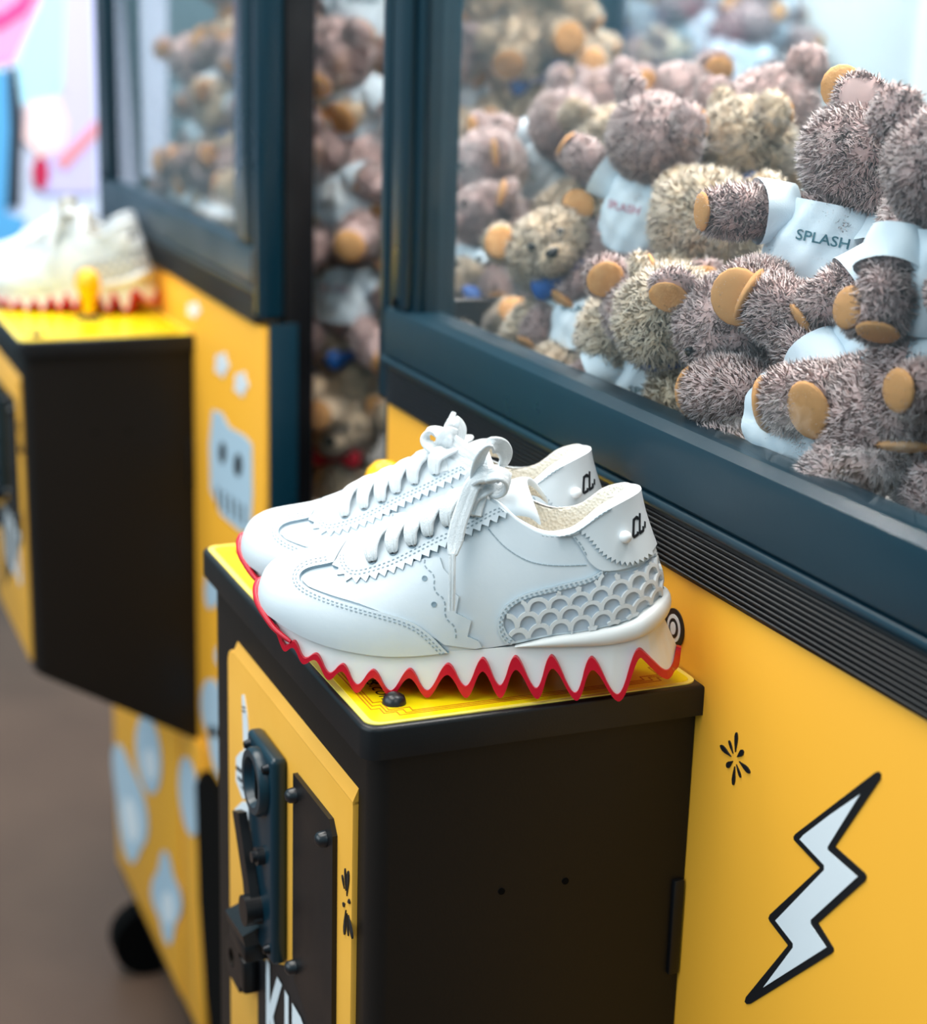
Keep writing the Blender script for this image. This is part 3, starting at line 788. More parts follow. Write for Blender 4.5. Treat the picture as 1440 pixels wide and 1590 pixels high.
def tape(name, pts, ups, width, thick, m, parent, closed=False, b=None, taper=None, wdir=None, ribs=True):
    """flat lace ribbon: pts, ups in mesh axes"""
    pts = [Vector(p) for p in pts]; n = len(pts)
    own = b is None
    if own: b = MB()
    prof = []
    NS = 30 if ribs else 12
    for k in range(NS):
        a = 2 * math.pi * k / NS; c, s_ = math.cos(a), math.sin(a)
        px = math.copysign(abs(c) ** .75, c) * .5
        prof.append((px, math.copysign(abs(s_) ** .6, s_) * .5 * (1 + (.16 * math.cos(10 * math.pi * px) if ribs and abs(s_) > .35 else 0))))
    rings = []
    for i, p in enumerate(pts):
        t = (pts[min(i + 1, n - 1)] - pts[max(i - 1, 0)]).normalized()
        u = Vector(ups[i]) if wdir is None else t.cross(Vector(wdir)); x = t.cross(u).normalized(); u = x.cross(t).normalized()
        w_ = width * (taper[i] if taper else 1); th = thick
        rings.append([b.bm.verts.new(p + x * (px * w_) + u * (pz * th)) for px, pz in prof])
    for r0, r1 in zip(rings, rings[1:]):
        for k in range(NS): b.bm.faces.new((r0[k], r0[(k + 1) % NS], r1[(k + 1) % NS], r1[k]))
    b.bm.faces.new(rings[0]); b.bm.faces.new(rings[-1])
    bmesh.ops.recalc_face_normals(b.bm, faces=b.bm.faces)
    if own: return b.build(name, m, parent, True, 60)
def spline(keys, n):
    K = np.array(keys, float); return catmull(K, np.linspace(0, len(K) - 1, n))

def make_shoe(label):
    root = empty('sneaker', label, 'sneaker', (0, 0, 0), 'pair of white sneakers with red shark tooth soles')
    root.matrix_world = Matrix(((SD[0], -SN[0], 0, SO[0]), (SD[1], -SN[1], 0, SO[1]), (0, 0, 1, 0), (0, 0, 0, 1)))
    # ---- upper shell, both halves
    V = np.vstack([GV * (1, -1, 1), GV]); nv = len(GV)
    F = [f for f in GF] + [tuple(nv + k for k in f[::-1]) for f in GF]
    bm = bmesh.new(); vs = [bm.verts.new(v) for v in V]
    for f in F: bm.faces.new([vs[k] for k in f])
    bmesh.ops.remove_doubles(bm, verts=bm.verts, dist=1e-5)
    bmesh.ops.dissolve_degenerate(bm, edges=bm.edges, dist=1e-6)
    bmesh.ops.recalc_face_normals(bm, faces=bm.faces)
    me = bpy.data.meshes.new('upper'); bm.to_mesh(me); bm.free()
    upper = link_mesh('upper', me, M['leather'], root, True, 80)
    # ---- lining behind the collar, with a rolled rim
    i0 = int(np.argmin(np.abs(tt - 10.6))); cols = list(range(i0, NP))
    for nm, r0_, r1_, mt_ in (('collar_rim', 0, 4, M['tab_leather']), ('lining', 3, 14, M['lining'])):
        rows = 14; LV = []; LF = []
        for sd in (1, -1):
            base = len(LV)
            for c in cols:
                T = Tp[c]; o = NO[c] * .5 + dTF[c] * .5; o = o / (np.linalg.norm(o) + 1e-9)
                for k in range(rows):
                    if k < 6:
                        a = math.pi * k / 5; off = -.0021 * (1 - math.cos(a)); dz = .0016 * math.sin(a)
                    else:
                        t = (k - 5) / (rows - 6); off = -.0042 - .001 * t; dz = -(T[2] - .038) * t
                    q = np.array([T[0] + o[0] * off, T[1] + o[1] * off, T[2] + dz])
                    if c == NP - 1: q[1] = 0
                    LV.append((q[0], -max(q[1], 0) * sd, q[2]))
            for a in range(len(cols) - 1):
                for k in range(r0_, min(r1_, rows - 1)):
                    f = (base + a * rows + k, base + (a + 1) * rows + k, base + (a + 1) * rows + k + 1, base + a * rows + k + 1)
                    LF.append(f if sd == 1 else f[::-1])
        used = sorted({k for f in LF for k in f}); mp = {k: n_ for n_, k in enumerate(used)}
        pydata(nm, [LV[k] for k in used], [tuple(mp[k] for k in f) for f in LF], mt_, root, True, 80)
    # ---- insole
    IV = [(s, y, .040) for s in (.075, .19) for y in (-.02, .02)]
    b = MB(); b.prism([(.075, -.020, .034), (.12, -.0225, .036), (.16, -.021, .038), (.185, -.012, .040), (.192, 0, .040), (.185, .012, .040), (.16, .021, .038), (.12, .0225, .036), (.075, .020, .034)], (0, 0, .002))
    b.build('insole', M['lining'], root)
    # ---- tongue : padded sheet, leather outside, lining inside
    ctr = spline([(.062, 0, .0605), (.080, 0, .0700), (.098, 0, .0795), (.112, 0, .0875), (.1225, 0, .0935), (.130, 0, .0968), (.1335, 0, .0968)], 28)
    TV = []; TF = []; mi = []
    NW = 21
    for side in (0, 1):
        for i, c in enumerate(ctr):
            t = i / (len(ctr) - 1); hw = .011 + .0075 * min(1, t * 1.3); k_ = .2 + 2.6 * t ** 3
            tan = ctr[min(i + 1, 27)] - ctr[max(i - 1, 0)]; tan /= np.linalg.norm(tan); nn = np.array([-tan[2], 0, tan[0]])
            if nn[2] < 0: nn = -nn
            for w_ in range(NW):
                u = -1 + 2 * w_ / (NW - 1); y = u * hw
                back = .0085 * t ** 2 * abs(u) ** 2.0; drop = .0025 * u * u + .011 * t ** 2 * abs(u) ** 2.4
                th = .0030 * (1 - abs(u) ** 6) * (1 if i < 27 else .4) + .0006
                p = np.array([c[0] + back, y, c[2] - drop]) + nn * (th * .5 if side == 0 else -th * .5 - .001 * t)
                TV.append(p)
    n1 = 28 * NW
    for i in range(27):
        for w_ in range(NW - 1):
            a = i * NW + w_; f = (a, a + 1, a + NW + 1, a + NW)
            TF.append(f); mi.append(0); TF.append(tuple(n1 + k for k in f[::-1])); mi.append(1)
    for i in range(27):
        for w_ in (0, NW - 1):
            a = i * NW + w_; TF.append((a, a + NW, n1 + a + NW, n1 + a)); mi.append(0)
    for w_ in range(NW - 1):
        a = 27 * NW + w_; TF.append((a, a + 1, n1 + a + 1, n1 + a)); mi.append(0)
    tg = pydata('tongue', TV, TF, [M['tab_leather'], M['lining']], root, True, 70, mi)
    # ---- overlays
    e = [M['leather'], M['leather_edge']]
    c1 = lambda l: [(380 + x * .25, 860 + y * .25) for x, y in l]
    c2 = lambda l: [(700 + x * .2639, 860 + y * .2639) for x, y in l]
    c3 = lambda l: [(740 + x * .20833, 690 + y * .20833) for x, y in l]
    c4 = lambda l: [(480 + x * .2361, 640 + y * .2361) for x, y in l]
    # vamp piece with the saw-cut rear edge
    rear = [(684, 866), (690, 884), (698, 893), (706, 920), (713, 926), (708, 951), (732, 963), (726, 987), (743, 994), (749, 1004), (738, 1009)]
    vp = pars(rear)
    front = pars([(470, 902), (480, 912), (560, 938), (640, 965), (690, 1000)])
    topv = pars([(530, 885), (560, 900), (620, 880), (660, 868)])
    loop = np.vstack([topv, vp, [[vp[-1][0], 0.0004]], front[::-1]])
    patch('vamp', loop, .0011, e, root)
    # toe cap (mudguard) wrapping the toe
    edge = smooth_line(c1([(560, 66), (500, 80), (430, 92), (375, 112), (345, 145), (350, 185), (400, 220), (480, 255), (600, 295), (800, 348), (950, 385), (1070, 430), (1160, 500), (1230, 575), (1268, 610)]), 2)
    ep = pars(edge)
    loop = np.vstack([[[0, 0.0003]], [[0, LR]], [[ep[0][0], LR]], ep, [[ep[-1][0], 0.0003]]])
    patch('toe_cap', loop, .0019, e, root, grid=.003)
    stitches('toe_cap_stitching', [offset_px(edge[4:], 5), offset_px(edge[4:], 9.5)], root, .0019, M['thread'])
    # eyestay with pinked lower edge
    base = c4([(172, 985), (180, 1035), (210, 1080), (262, 1112), (330, 1120), (450, 1090), (600, 1040), (760, 960), (900, 878), (1000, 838), (1060, 806), (1180, 738), (1270, 694), (1320, 672)])
    zz = zigzag(smooth_line(base, 2)[::-1], 15.2, -8.5)[::-1]
    zp = pars(zz)
    loop = np.vstack([zp, [[zp[-1][0], LR]], [[zp[0][0], LR]]])
    patch('eyestay', loop, .0017, e, root, step=.0009, base=.0003)
    st = smooth_line(c4([(215, 955), (215, 1010), (250, 1060), (300, 1085), (420, 1060), (560, 1010), (700, 940), (870, 850), (1010, 788), (1120, 728), (1250, 655), (1300, 650)]), 2)
    stitches('eyestay_stitching', [st, offset_px(st, -5)], root, .0020, M['thread'])
    stitches('vamp_stitching', [[(661, 870), (660, 881), (677, 893), (673, 918), (693, 930), (690, 959), (708, 971), (708, 998)]], root, .0011, M['thread'], .0016, .0012)
    V = MB()
    for p in ((660.5, 898.5), (674.5, 938)):
        pos, nor = S(par(p)); c = pos[0] + nor[0] * .0011; n_ = nor[0]
        V.lathe([(.0013, 0), (.0013, .0003), (.0009, .0003), (.0009, .0001), (.0001, .0001)], (0, 0, 0), 'Z', 14)
        vv = list(V.bm.verts)[-5 * 14:]
        mt = Matrix.Translation(L(c)) @ Vector(L(n_)).to_track_quat('Z', 'Y').to_matrix().to_4x4()
        bmesh.ops.transform(V.bm, matrix=mt, verts=vv)
    V.build('perforation', M['leather_edge'], root)
    # rear quarter window : grey ground, raised scale lattice, stitched surround
    inn = smooth_line(c2([(890, 118), (830, 165), (700, 200), (620, 218), (460, 255), (370, 298), (318, 360), (308, 410), (332, 465), (380, 512)]), 1)
    low = c2([(380, 512), (430, 500), (600, 470), (800, 445), (1000, 405), (1100, 370), (1150, 310)])
    outp = smooth_line(c2([(905, 85), (830, 132), (700, 165), (500, 212), (380, 255), (300, 322), (272, 400), (288, 475), (325, 528), (372, 530)]), 1)
    ip = pars(inn); op_ = pars(outp); lw = pars(low)
    Pend = LP[-1]
    tp = pars(c2([(890, 118), (960, 115), (1060, 100), (1140, 60)]))
    rend = tp[-1][1]
    win = np.vstack([ip, lw, [[Pend, lw[-1][1]]], [[Pend, rend + .004]], tp[::-1]])
    patch('scale_ground', win, .0002, [M['recess'], M['recess']], root)
    patch('quarter_surround', np.vstack([op_, ip[::-1]]), .0011, e, root)
    stitches('quarter_stitching', [offset_px(outp, -3.0), offset_px(outp, -7.0)], root, .0012, M['thread'])
    # fish-scale lattice
    O = par(c2([(640, 300)])[0]); A = (par(c2([(880, 250)])[0]) - O) / 2; Bv = par(c2([(705, 360)])[0]) - O
    Bv = Bv - A * .5
    LV = []; LF = []
    for i in range(-5, 12):
        for j in range(-4, 5):
            cc = O + A * (i - (j // 2)) + Bv * j + A * .5 * j
            NA = 20
            for sd in (1, -1):
                prev = None
                for k in range(NA + 1):
                    a = math.pi * (-.04 + 1.08 * k / NA)
                    col = []
                    for rad in (.575, .385):
                        q = cc + A * (rad * math.cos(a)) - Bv * (rad * 1.55 * math.sin(a))
                        col.append(q)
                    ok = inside(np.array([(col[0] + col[1]) / 2]), win)[0] and all(0 < c_[0] < Pend for c_ in col)
                    if not ok: prev = None; continue
                    pos, nor = S(np.array(col)); k0 = len(LV)
                    for q, n_ in zip(pos, nor):
                        for h in (.0016, .0001):
                            z = q + n_ * h; LV.append((z[0], -z[1] * sd, z[2]))
                    if prev is not None:
                        p0 = prev
                        fs = [(p0, k0, k0 + 2, p0 + 2), (p0 + 1, k0 + 1, k0, p0), (p0 + 2, k0 + 2, k0 + 3, p0 + 3)]
                        LF += fs if sd == 1 else [f[::-1] for f in fs]
                    prev = k0
    la = pydata('scale_lattice', LV, LF, M['lattice'], root, True, 30)
    # collar seam
    seam = smooth_line(c3([(90, 630), (140, 690), (200, 755), (300, 828), (420, 885), (600, 908), (840, 898)]), 2)
    stitches('collar_seam', [seam], root, .0001, M['thread'], .0022, .0003, .0003)
    # heel tab : rounded under-flap and pinked top flap, white stud, two letters
    flap = smooth_line(c3([(712, 676), (770, 750), (805, 810), (840, 872), (900, 925), (965, 945), (1100, 928), (1240, 880), (1276, 850)]), 2)
    fp = pars(flap)
    loop = np.vstack([fp, [[Pend, fp[-1][1]]], [[Pend, LR]], [[fp[0][0], LR]]])
    patch('heel_flap', loop, .0016, [M['tab_leather'], M['leather_edge']], root)
    zb_ = smooth_line(c3([(740, 640), (790, 652), (845, 700), (885, 755), (930, 805), (1000, 862), (1080, 888), (1150, 888), (1220, 862), (1284, 810)]), 2)
    zz = zigzag(zb_[::-1], 7.6, -6.5)[::-1]
    zp = pars(zz)
    loop = np.vstack([zp, [[Pend, zp[-1][1]]], [[Pend, LR]], [[zp[0][0], LR]]])
    patch('heel_tab', loop, .0028, [M['tab_leather'], M['leather_edge']], root, step=.0008)
    stitches('heel_tab_stitching', [c3([(735, 690), (770, 730), (800, 780), (825, 830)])], root, .0016, M['thread'], .0016, .001)
    stitches('collar_edge_stitching', [c3([(715, 662), (800, 612), (900, 540), (1000, 460), (1085, 390)])], root, .0030, M['thread'], .0012, .0009, .0003)
    for sd in (1, -1):
        pos, nor = S(par(c3([(1080, 690)])[0])); c = pos[0] + nor[0] * .0020
        b = MB(); b.lathe([(.0001, .0046), (.0014, .0044), (.0024, .0034), (.0028, .0018), (.0026, 0), (.0001, 0)], n=20)
        bmesh.ops.transform(b.bm, matrix=Matrix.Translation((c[0], -c[1] * sd, c[2])) @ Vector((nor[0][0], -nor[0][1] * sd, nor[0][2])).to_track_quat('Z', 'Y').to_matrix().to_4x4(), verts=b.bm.verts)
        b.build('stud', M['stud'], root, True, 60)
    # letters: slanted block capitals projected on the tab
    def stroke(pts, w_):
        pts = np.array(pts, float); LVv = []
        pl = resample(pars([tuple(p) for p in pts]), .0006)
        pos, nor = S(pl); return pos, nor
    b = MB()
    gz = lambda l: [(937.5 + x * .0692, 770 + y * .0692) for x, y in l]
    strokes = [[(655, 545), (652, 488)], [(660, 496), (622, 484)], [(630, 482), (578, 540)], [(575, 520), (577, 910)], [(572, 895), (600, 932)], [(590, 930), (662, 878)], [(664, 888), (668, 812)],
               [(692, 400), (698, 640), (709, 862)], [(703, 852), (782, 786)], [(776, 796), (771, 700)], [(800, 600), (806, 730)]]
    for gly in strokes:
        pos, nor = stroke(gz(gly), 1)
        tape('letter', [L(p + n_ * .0029) for p, n_ in zip(pos, nor)], [L(n_) for n_ in nor], .00135, .0005, None, None, b=b, ribs=False)
    b.build('heel_lettering', M['ink'], root, False)

    # ---- sole -----------------------------------------------------------------
    WS = [.0068, .0072, .0085, .011, .015, .022, .030, .040, .050, .060, .070, .080, .090, .105, .120, .135, .150, .165, .178, .188, .195, .200, .2035, .2055, .2062]
    WV = [.0, .004, .009, .0145, .0200, .0262, .0305, .0333, .0352, .0360, .0364, .0361, .0355, .0340, .0320, .0302, .0291, .0281, .0268, .0243, .0208, .0165, .0115, .0055, .0]
    wf = lambda s: np.interp(s, WS, WV)
    zt_s = [.0068, .015, .0216, .0302, .0382, .0502, .0616, .0729, .084, .095, .1037, .116, .13, .15, .17, .185, .195, .2062]
    zt_z = [.0350, .0335, .0308, .0275, .0248, .0224, .0208, .0200, .0206, .0220, .0234, .0246, .0262, .0290, .0312, .0340, .0375, .0405]
    ztop = lambda s: np.interp(s, zt_s, zt_z)
    prof = [(.0068, .0345), (.0105, .0325), (.0150, .0300), (.0192, .0268), (.0222, .0276), (.0266, .0190), (.0318, .0232), (.0364, .0146), (.0430, .0190), (.0488, .0090), (.0558, .0160), (.0622, .0045), (.0698, .0150), (.0779, .0026), (.0864, .0168), (.0948, .0034),
            (.1035, .0202), (.1124, .0060), (.1190, .0236), (.1279, .0066), (.1335, .0252), (.1446, .0058), (.1496, .0268), (.1624, .0042), (.1675, .0272), (.1816, .0042), (.1878, .0290), (.1945, .0238), (.2020, .0150), (.2050, .0160), (.2062, .0230)]
    P = np.array(prof); n = len(P); P0_ = P.copy()
    for k in range(2, n - 3): P[k] += (P0_[k] - (P0_[k - 1] + P0_[k + 1]) / 2) * np.array([.02, .13])
    # mitred offset of the saw-tooth line : lower edge of the red rubber
    off = []
    for k in range(n):
        ds = []
        for a, c in ((k - 1, k), (k, k + 1)):
            if a < 0 or c > n - 1: continue
            d = P[c] - P[a]; d /= np.linalg.norm(d); ds.append(np.array([d[1], -d[0]]))
        m_ = sum(ds); m_ /= np.linalg.norm(m_); th = np.interp(P[k, 0], [.0, .02, .06, .1, .2], [.0016, .0017, .0018, .0022, .0026]); cs = max(.36, m_ @ ds[0])
        off.append(P[k] + m_ * th / cs)
    Q = np.array(off); Q[:, 1] = np.maximum(Q[:, 1], -0.0016)
    Q[-1] = (.2085, .0225); Q[-2] = (.2080, .0120); Q[-3] = (.2030, .0098)
    def rnd(X, it=3, f=.20):
        for _ in range(it):
            q = [X[0]]
            for a, c in zip(X[:-1], X[1:]): q += [a * (1 - f) + c * f, a * f + c * (1 - f)]
            q.append(X[-1]); X = np.array(q); f = .25
        return X
    Pr = rnd(P); Qr = rnd(Q); Qr[:, 1] = np.maximum(Qr[:, 1], 0.0004)
    # densify
    seg = np.linalg.norm(np.diff(Pr, axis=0), axis=1); keep_t = []
    fine = []
    for k in range(len(Pr) - 1):
        m_ = max(1, int(seg[k] / .0012)); fine += [k + j / m_ for j in range(m_)]
    fine.append(len(Pr) - 1); fine = np.array(fine)
    ix = lambda X: np.stack([np.interp(fine, np.arange(len(X)), X[:, k]) for k in (0, 1)], 1)
    Pf = ix(Pr); Qf = ix(Qr)
    # white midsole
    RW = 6; SV = []; SF = []
    nk = len(Pf)
    for sd in (1, -1):
        base = len(SV)
        for s_, zb_2 in Pf:
            zt = ztop(s_); w0 = wf(s_)
            for r in range(RW):
                t = r / (RW - 1); z = zb_2 + (zt - zb_2) * t
                wid = w0 - .0030 * (max(0, z) / zt) ** 1.6 * min(1, w0 / .01)
                flare = 1.0
                SV.append((s_ if s_ < .19 else s_ - (.0085 * t) * (s_ - .19) / .016, -wid * sd, z))
        for k in range(nk - 1):
            for r in range(RW - 1):
                f = (base + k * RW + r, base + (k + 1) * RW + r, base + (k + 1) * RW + r + 1, base + k * RW + r + 1)
                SF.append(f if sd == 1 else f[::-1])
    half = nk * RW
    for k in range(nk - 1):
        SF.append((k * RW, half + k * RW, half + (k + 1) * RW, (k + 1) * RW))
        a = k * RW + RW - 1; c = (k + 1) * RW + RW - 1; SF.append((a, c, half + c, half + a))
    a = (nk - 1) * RW
    for r in range(RW - 1): SF.append((a + r, half + a + r, half + a + r + 1, a + r + 1)); SF.append((r, r + 1, half + r + 1, half + r))
    sole = pydata('midsole', SV, SF, M['sole'], root, True, 50)
    # heel cup roll of the midsole
    path = []
    for s_ in list(np.linspace(.1335, .186, 16)): path.append((s_, wf(s_) - .0012))
    for k in range(1, 9):
        a = math.pi / 2 * k / 8; path.append((.186 + .0142 * math.sin(a), (wf(.186) - .0012) * math.cos(a)))
    path = np.array(path); zl = np.interp(path[:, 0], [.1335, .150, .1734, .1847, .1935, .2002], [.0268, .0278, .0297, .0318, .0352, .0385])
    zh = np.interp(path[:, 0], [.1335, .150, .1654, .1805, .1878, .1914, .2002], [.0272, .0326, .0356, .0396, .0424, .0445, .0490])
    full = [(s_, v_, a_, c_) for (s_, v_), a_, c_ in zip(path, zl, zh)]; full = full + [(s_, -v_, a_, c_) for s_, v_, a_, c_ in full[-2::-1]]
    RV = []; RF = []; NB = 11
    for k, (s_, v_, a_, c_) in enumerate(full):
        p0 = np.array(full[max(k - 1, 0)][:2]); p1 = np.array(full[min(k + 1, len(full) - 1)][:2]); d = p1 - p0; d /= np.linalg.norm(d); o = np.array([-d[1], d[0]])
        hh = (c_ - a_) / 2
        for r in range(NB):
            a = math.pi * (r / (NB - 1)) - math.pi / 2
            out_ = math.cos(a) * min(.0030, hh * 1.0 + .0006) - (.0052 if r == NB - 1 else 0)
            q = np.array([s_, v_]) + o * (out_ - .0006); RV.append((q[0], -q[1], (a_ + c_) / 2 + hh * math.sin(a)))
    for k in range(len(full) - 1):
        for r in range(NB - 1): RF.append((k * NB + r, (k + 1) * NB + r, (k + 1) * NB + r + 1, k * NB + r + 1))
    pydata('heel_cup', RV, RF, M['sole'], root, True, 70)
    # red outsole : saw-tooth sheet across the whole width
    OV = []; OF = []
    for (sp, zp_), (sq, zq) in zip(Pf, Qf):
        w1 = wf(min(max(sp, .0069), .2061)) + .0007; w2 = wf(min(max(sq, .0069), .2061)) + .0007
        for y, s_, z in ((-w1, sp, zp_), (w1, sp, zp_), (w2, sq, zq), (-w2, sq, zq)): OV.append((s_, y, z))
    for k in range(nk - 1):
        a = 4 * k; c = a + 4
        for i in range(4): OF.append((a + i, a + (i + 1) % 4, c + (i + 1) % 4, c + i))
    OF.append((3, 2, 1, 0)); a = 4 * (nk - 1); OF.append((a, a + 1, a + 2, a + 3))
    bm = bmesh.new(); vs = [bm.verts.new(v) for v in OV]
    for f in OF: bm.faces.new([vs[k] for k in f])
    bmesh.ops.recalc_face_normals(bm, faces=bm.faces); me = bpy.data.meshes.new('outsole'); bm.to_mesh(me); bm.free()
    out = link_mesh('outsole', me, M['red'], root, True, 35)
    rim = spline([(.0300, .0312, .0222), (.0215, .0268, .0262), (.0150, .0212, .0312), (.0098, .0135, .0352), (.0074, .0060, .0385), (.0068, 0, .0395)], 24)
    rim = np.vstack([rim, (rim * (1, -1, 1))[-2::-1]])
    rad = [.0008 + .0012 * math.sin(math.pi * k / (len(rim) - 1)) ** .6 for k in range(len(rim))]
    b = MB(); b.tube([L(p) for p in rim], rad, 10); b.build('toe_bumper', M['red'], out, True, 60)

    # ---- laces through the eyelets -------------------------------------------
    eye = [(582, 873), (614.5, 859), (644, 847), (670, 832), (700, 816), (735, 799)]
    for k, p in enumerate(eye):
        pr = par(p); pos, nor = S(pr); e0 = pos[0]; n0 = nor[0]
        q1, m1 = S(par((p[0] + 3, p[1] - 16))); q2, m2 = S(par((p[0] + 13, p[1] - 36)))
        q1, m1, q2, m2 = q1[0], m1[0], q2[0], m2[0]
        iT = int(np.argmin(np.abs(Tp[:, 0] - (q2[0] + .003)))); T = Tp[iT]
        up = np.array([-.25, 0, 1.0]); mir = np.array([1, -1, 1])
        keys = [e0 + n0 * .0008, e0 + n0 * .0036, q1 + m1 * .0056, q2 + m2 * .0050, T + np.array([.001, 0, .0034]), np.array([T[0] + .003, 0, T[2] + .0040]),
                (T + np.array([.005, 0, .0034])) * mir, (q2 + m2 * .0045 + np.array([.005, 0, 0])) * mir, (e0 + n0 * .003 + np.array([.008, 0, 0])) * mir, (e0 - n0 * .001 + np.array([.009, 0, 0])) * mir]
        nk_ = [n0, n0, m1, m2, up, up, up, m2 * mir, n0 * mir, n0 * mir]
        C = spline(keys, 46); U = spline(nk_, 46)
        taper = [min(1, .42 + .58 * min(i, 45 - i) / 11) for i in range(46)]
        tape('lace_bar', [L(c) for c in C], [L(u / np.linalg.norm(u)) for u in U], .0078, .0026, M['lace'], root, taper=taper)
        b = MB(); b.lathe([(.0024, -.0003), (.0024, .0004), (.0016, .0004), (.0015, -.0003)], n=16)
        c = e0 + n0 * .0019
        bmesh.ops.transform(b.bm, matrix=Matrix.Translation(L(c)) @ Vector(L(n0)).to_track_quat('Z', 'Y').to_matrix().to_4x4(), verts=b.bm.verts)
        b.build('eyelet', M['leather_edge'], root)
    return root

def px_tape(root, name, keys, width, thick=.0022, n=40, face=(0, 1, .35), taper=None, dx=0, dy=0, wdir=None):
    """keys: (px, py, v) ; ribbon whose broad side looks along 'face' in the shoe frame"""
    K = [pv(x + dx, y + dy, v) for x, y, v in keys]
    C = spline(K, n)
    if callable(face): ups = [L(face(i / (n - 1), C[i])) for i in range(n)]
    else: ups = [L(face)] * n
    tp_ = [taper(i / (n - 1)) for i in range(n)] if taper else None
    return tape(name, [L(c) for c in C], ups, width, thick, M['lace'], root, taper=tp_, wdir=None if wdir is None else L(wdir))

shoe1 = make_shoe('sharp near white leather sneaker whose rear red sole tooth hangs over the box edge')
shoe2 = copy_tree(shoe1)
shoe2['label'] = 'white leather sneaker standing behind the sharp one, partly hidden by it'
S2OFF = Vector((-.0752, .0125, 0))
shoe2.location = shoe2.location + S2OFF
shoe3 = copy_tree(shoe1); shoe4 = copy_tree(shoe1)
# bow of the near shoe
bow = empty('bow', '', '', (0, 0, 0)); 
for k in ('label', 'category'): del bow[k]
bow.parent = shoe1
px_tape(bow, 'hanging_lace', [(752, 742, .013), (735, 752, .019), (722, 785, .0235), (712, 815, .0275), (706, 845, .0310), (703, 862, .0335)], .0076, taper=lambda t: 1 if t < .75 else 1 - (t - .75) * 1.9)
px_tape(bow, 'aglet', [(703, 860, .0335), (702.5, 890, .0365), (702, 920, .0382), (701.5, 948, .0392)], .0030, .0026)
px_tape(bow, 'bow_loop', [(741, 744, .014), (741, 728, .018), (748, 706, .020), (763, 692, .018), (779, 694, .013), (786, 708, .009), (779, 723, .008), (763, 731, .010), (750, 738, .012)], .0078, n=60, wdir=(-.62, .70, -.35))
px_tape(bow, 'bow_loop', [(748, 742, .015), (760, 738, .020), (776, 736, .022), (788, 744, .020), (786, 758, .017), (772, 764, .015), (756, 754, .013)], .0076, n=50, wdir=(-.10, .80, -.60))
px_tape(bow, 'knot', [(728, 752, .014), (734, 742, .0175), (745, 736, .0195), (757, 737, .018), (764, 744, .013)], .0090, .0030, n=30, face=(-.2, .8, .6))
px_tape(bow, 'lace_tail', [(750, 752, .012), (744, 770, .0165), (738, 788, .0195), (735, 800, .0215)], .0076, n=20)
# bow of the second shoe (its own frame is the near shoe's, moved)
bow2 = empty('bow', '', '', (0, 0, 0))
for k in ('label', 'category'): del bow2[k]
bow2.parent = shoe2
def pv2(x, y, v):
    r = rayL((x, y)); o = np.array([S2OFF.x * SD[0] + S2OFF.y * SD[1], S2OFF.x * SN[0] + S2OFF.y * SN[1], 0])
    c = CL - o; return c + r * ((v - c[1]) / r[1])
def px_tape2(name, keys, width, n=40, face=(0, 1, .35), thick=.0022, taper=None, wdir=None):
    C = spline([pv2(*k) for k in keys], n)
    ups = [L(face(i / (n - 1), C[i])) for i in range(n)] if callable(face) else [L(face)] * n
    return tape(name, [L(c) for c in C], ups, width, thick, M['lace'], bow2, taper=[taper(i / (n - 1)) for i in range(n)] if taper else None, wdir=None if wdir is None else L(wdir))
px_tape2('bow_loop', [(700, 690, .008), (688, 698, .012), (672, 696, .014), (662, 684, .013), (668, 672, .010), (684, 672, .007), (700, 684, .006)], .0078, wdir=(-.35, .85, -.3))
px_tape2('bow_loop', [(690, 680, .008), (700, 662, .008), (708, 657, .004), (716, 668, .002), (712, 684, .003), (700, 692, .006)], .0074, wdir=(-.55, .8, -.2))
px_tape2('lace_tail', [(694, 682, .006), (696, 664, .003), (701, 652, 0), (705, 641, -.003)], .0055, taper=lambda t: 1 - .55 * t)
px_tape2('lace_tail', [(692, 676, .010), (712, 692, .013), (732, 706, .016), (752, 722, .017)], .0072)
px_tape2('hanging_lace', [(690, 684, .010), (706, 706, .014), (722, 722, .018), (742, 735, .020)], .0072)
px_tape2('knot', [(688, 696, .011), (690, 684, .013), (697, 676, .013), (706, 678, .010)], .0085, thick=.003)
px_tape2('lace_tail', [(680, 694, .012), (682, 712, .016), (685, 733, .0195)], .0076, n=20)

# the blurred pair on the far box
def far_pair(sh, off, rot, label):
    sh['label'] = label
    sh.matrix_world = Matrix.Translation((PITCH + off[0], off[1], 0)) @ Matrix.Rotation(rot, 4, 'Z') @ sh.matrix_world
bow3 = copy_tree(bow, shoe3); bow4 = copy_tree(bow2, shoe4)
far_pair(shoe3, (-.133, .012), 0.02, 'blurred white sneaker behind the yellow joystick on the far box')
far_pair(shoe4, (-.209, .026), 0.02, 'blurred white sneaker at the photo\'s left edge, behind another one on the far box')
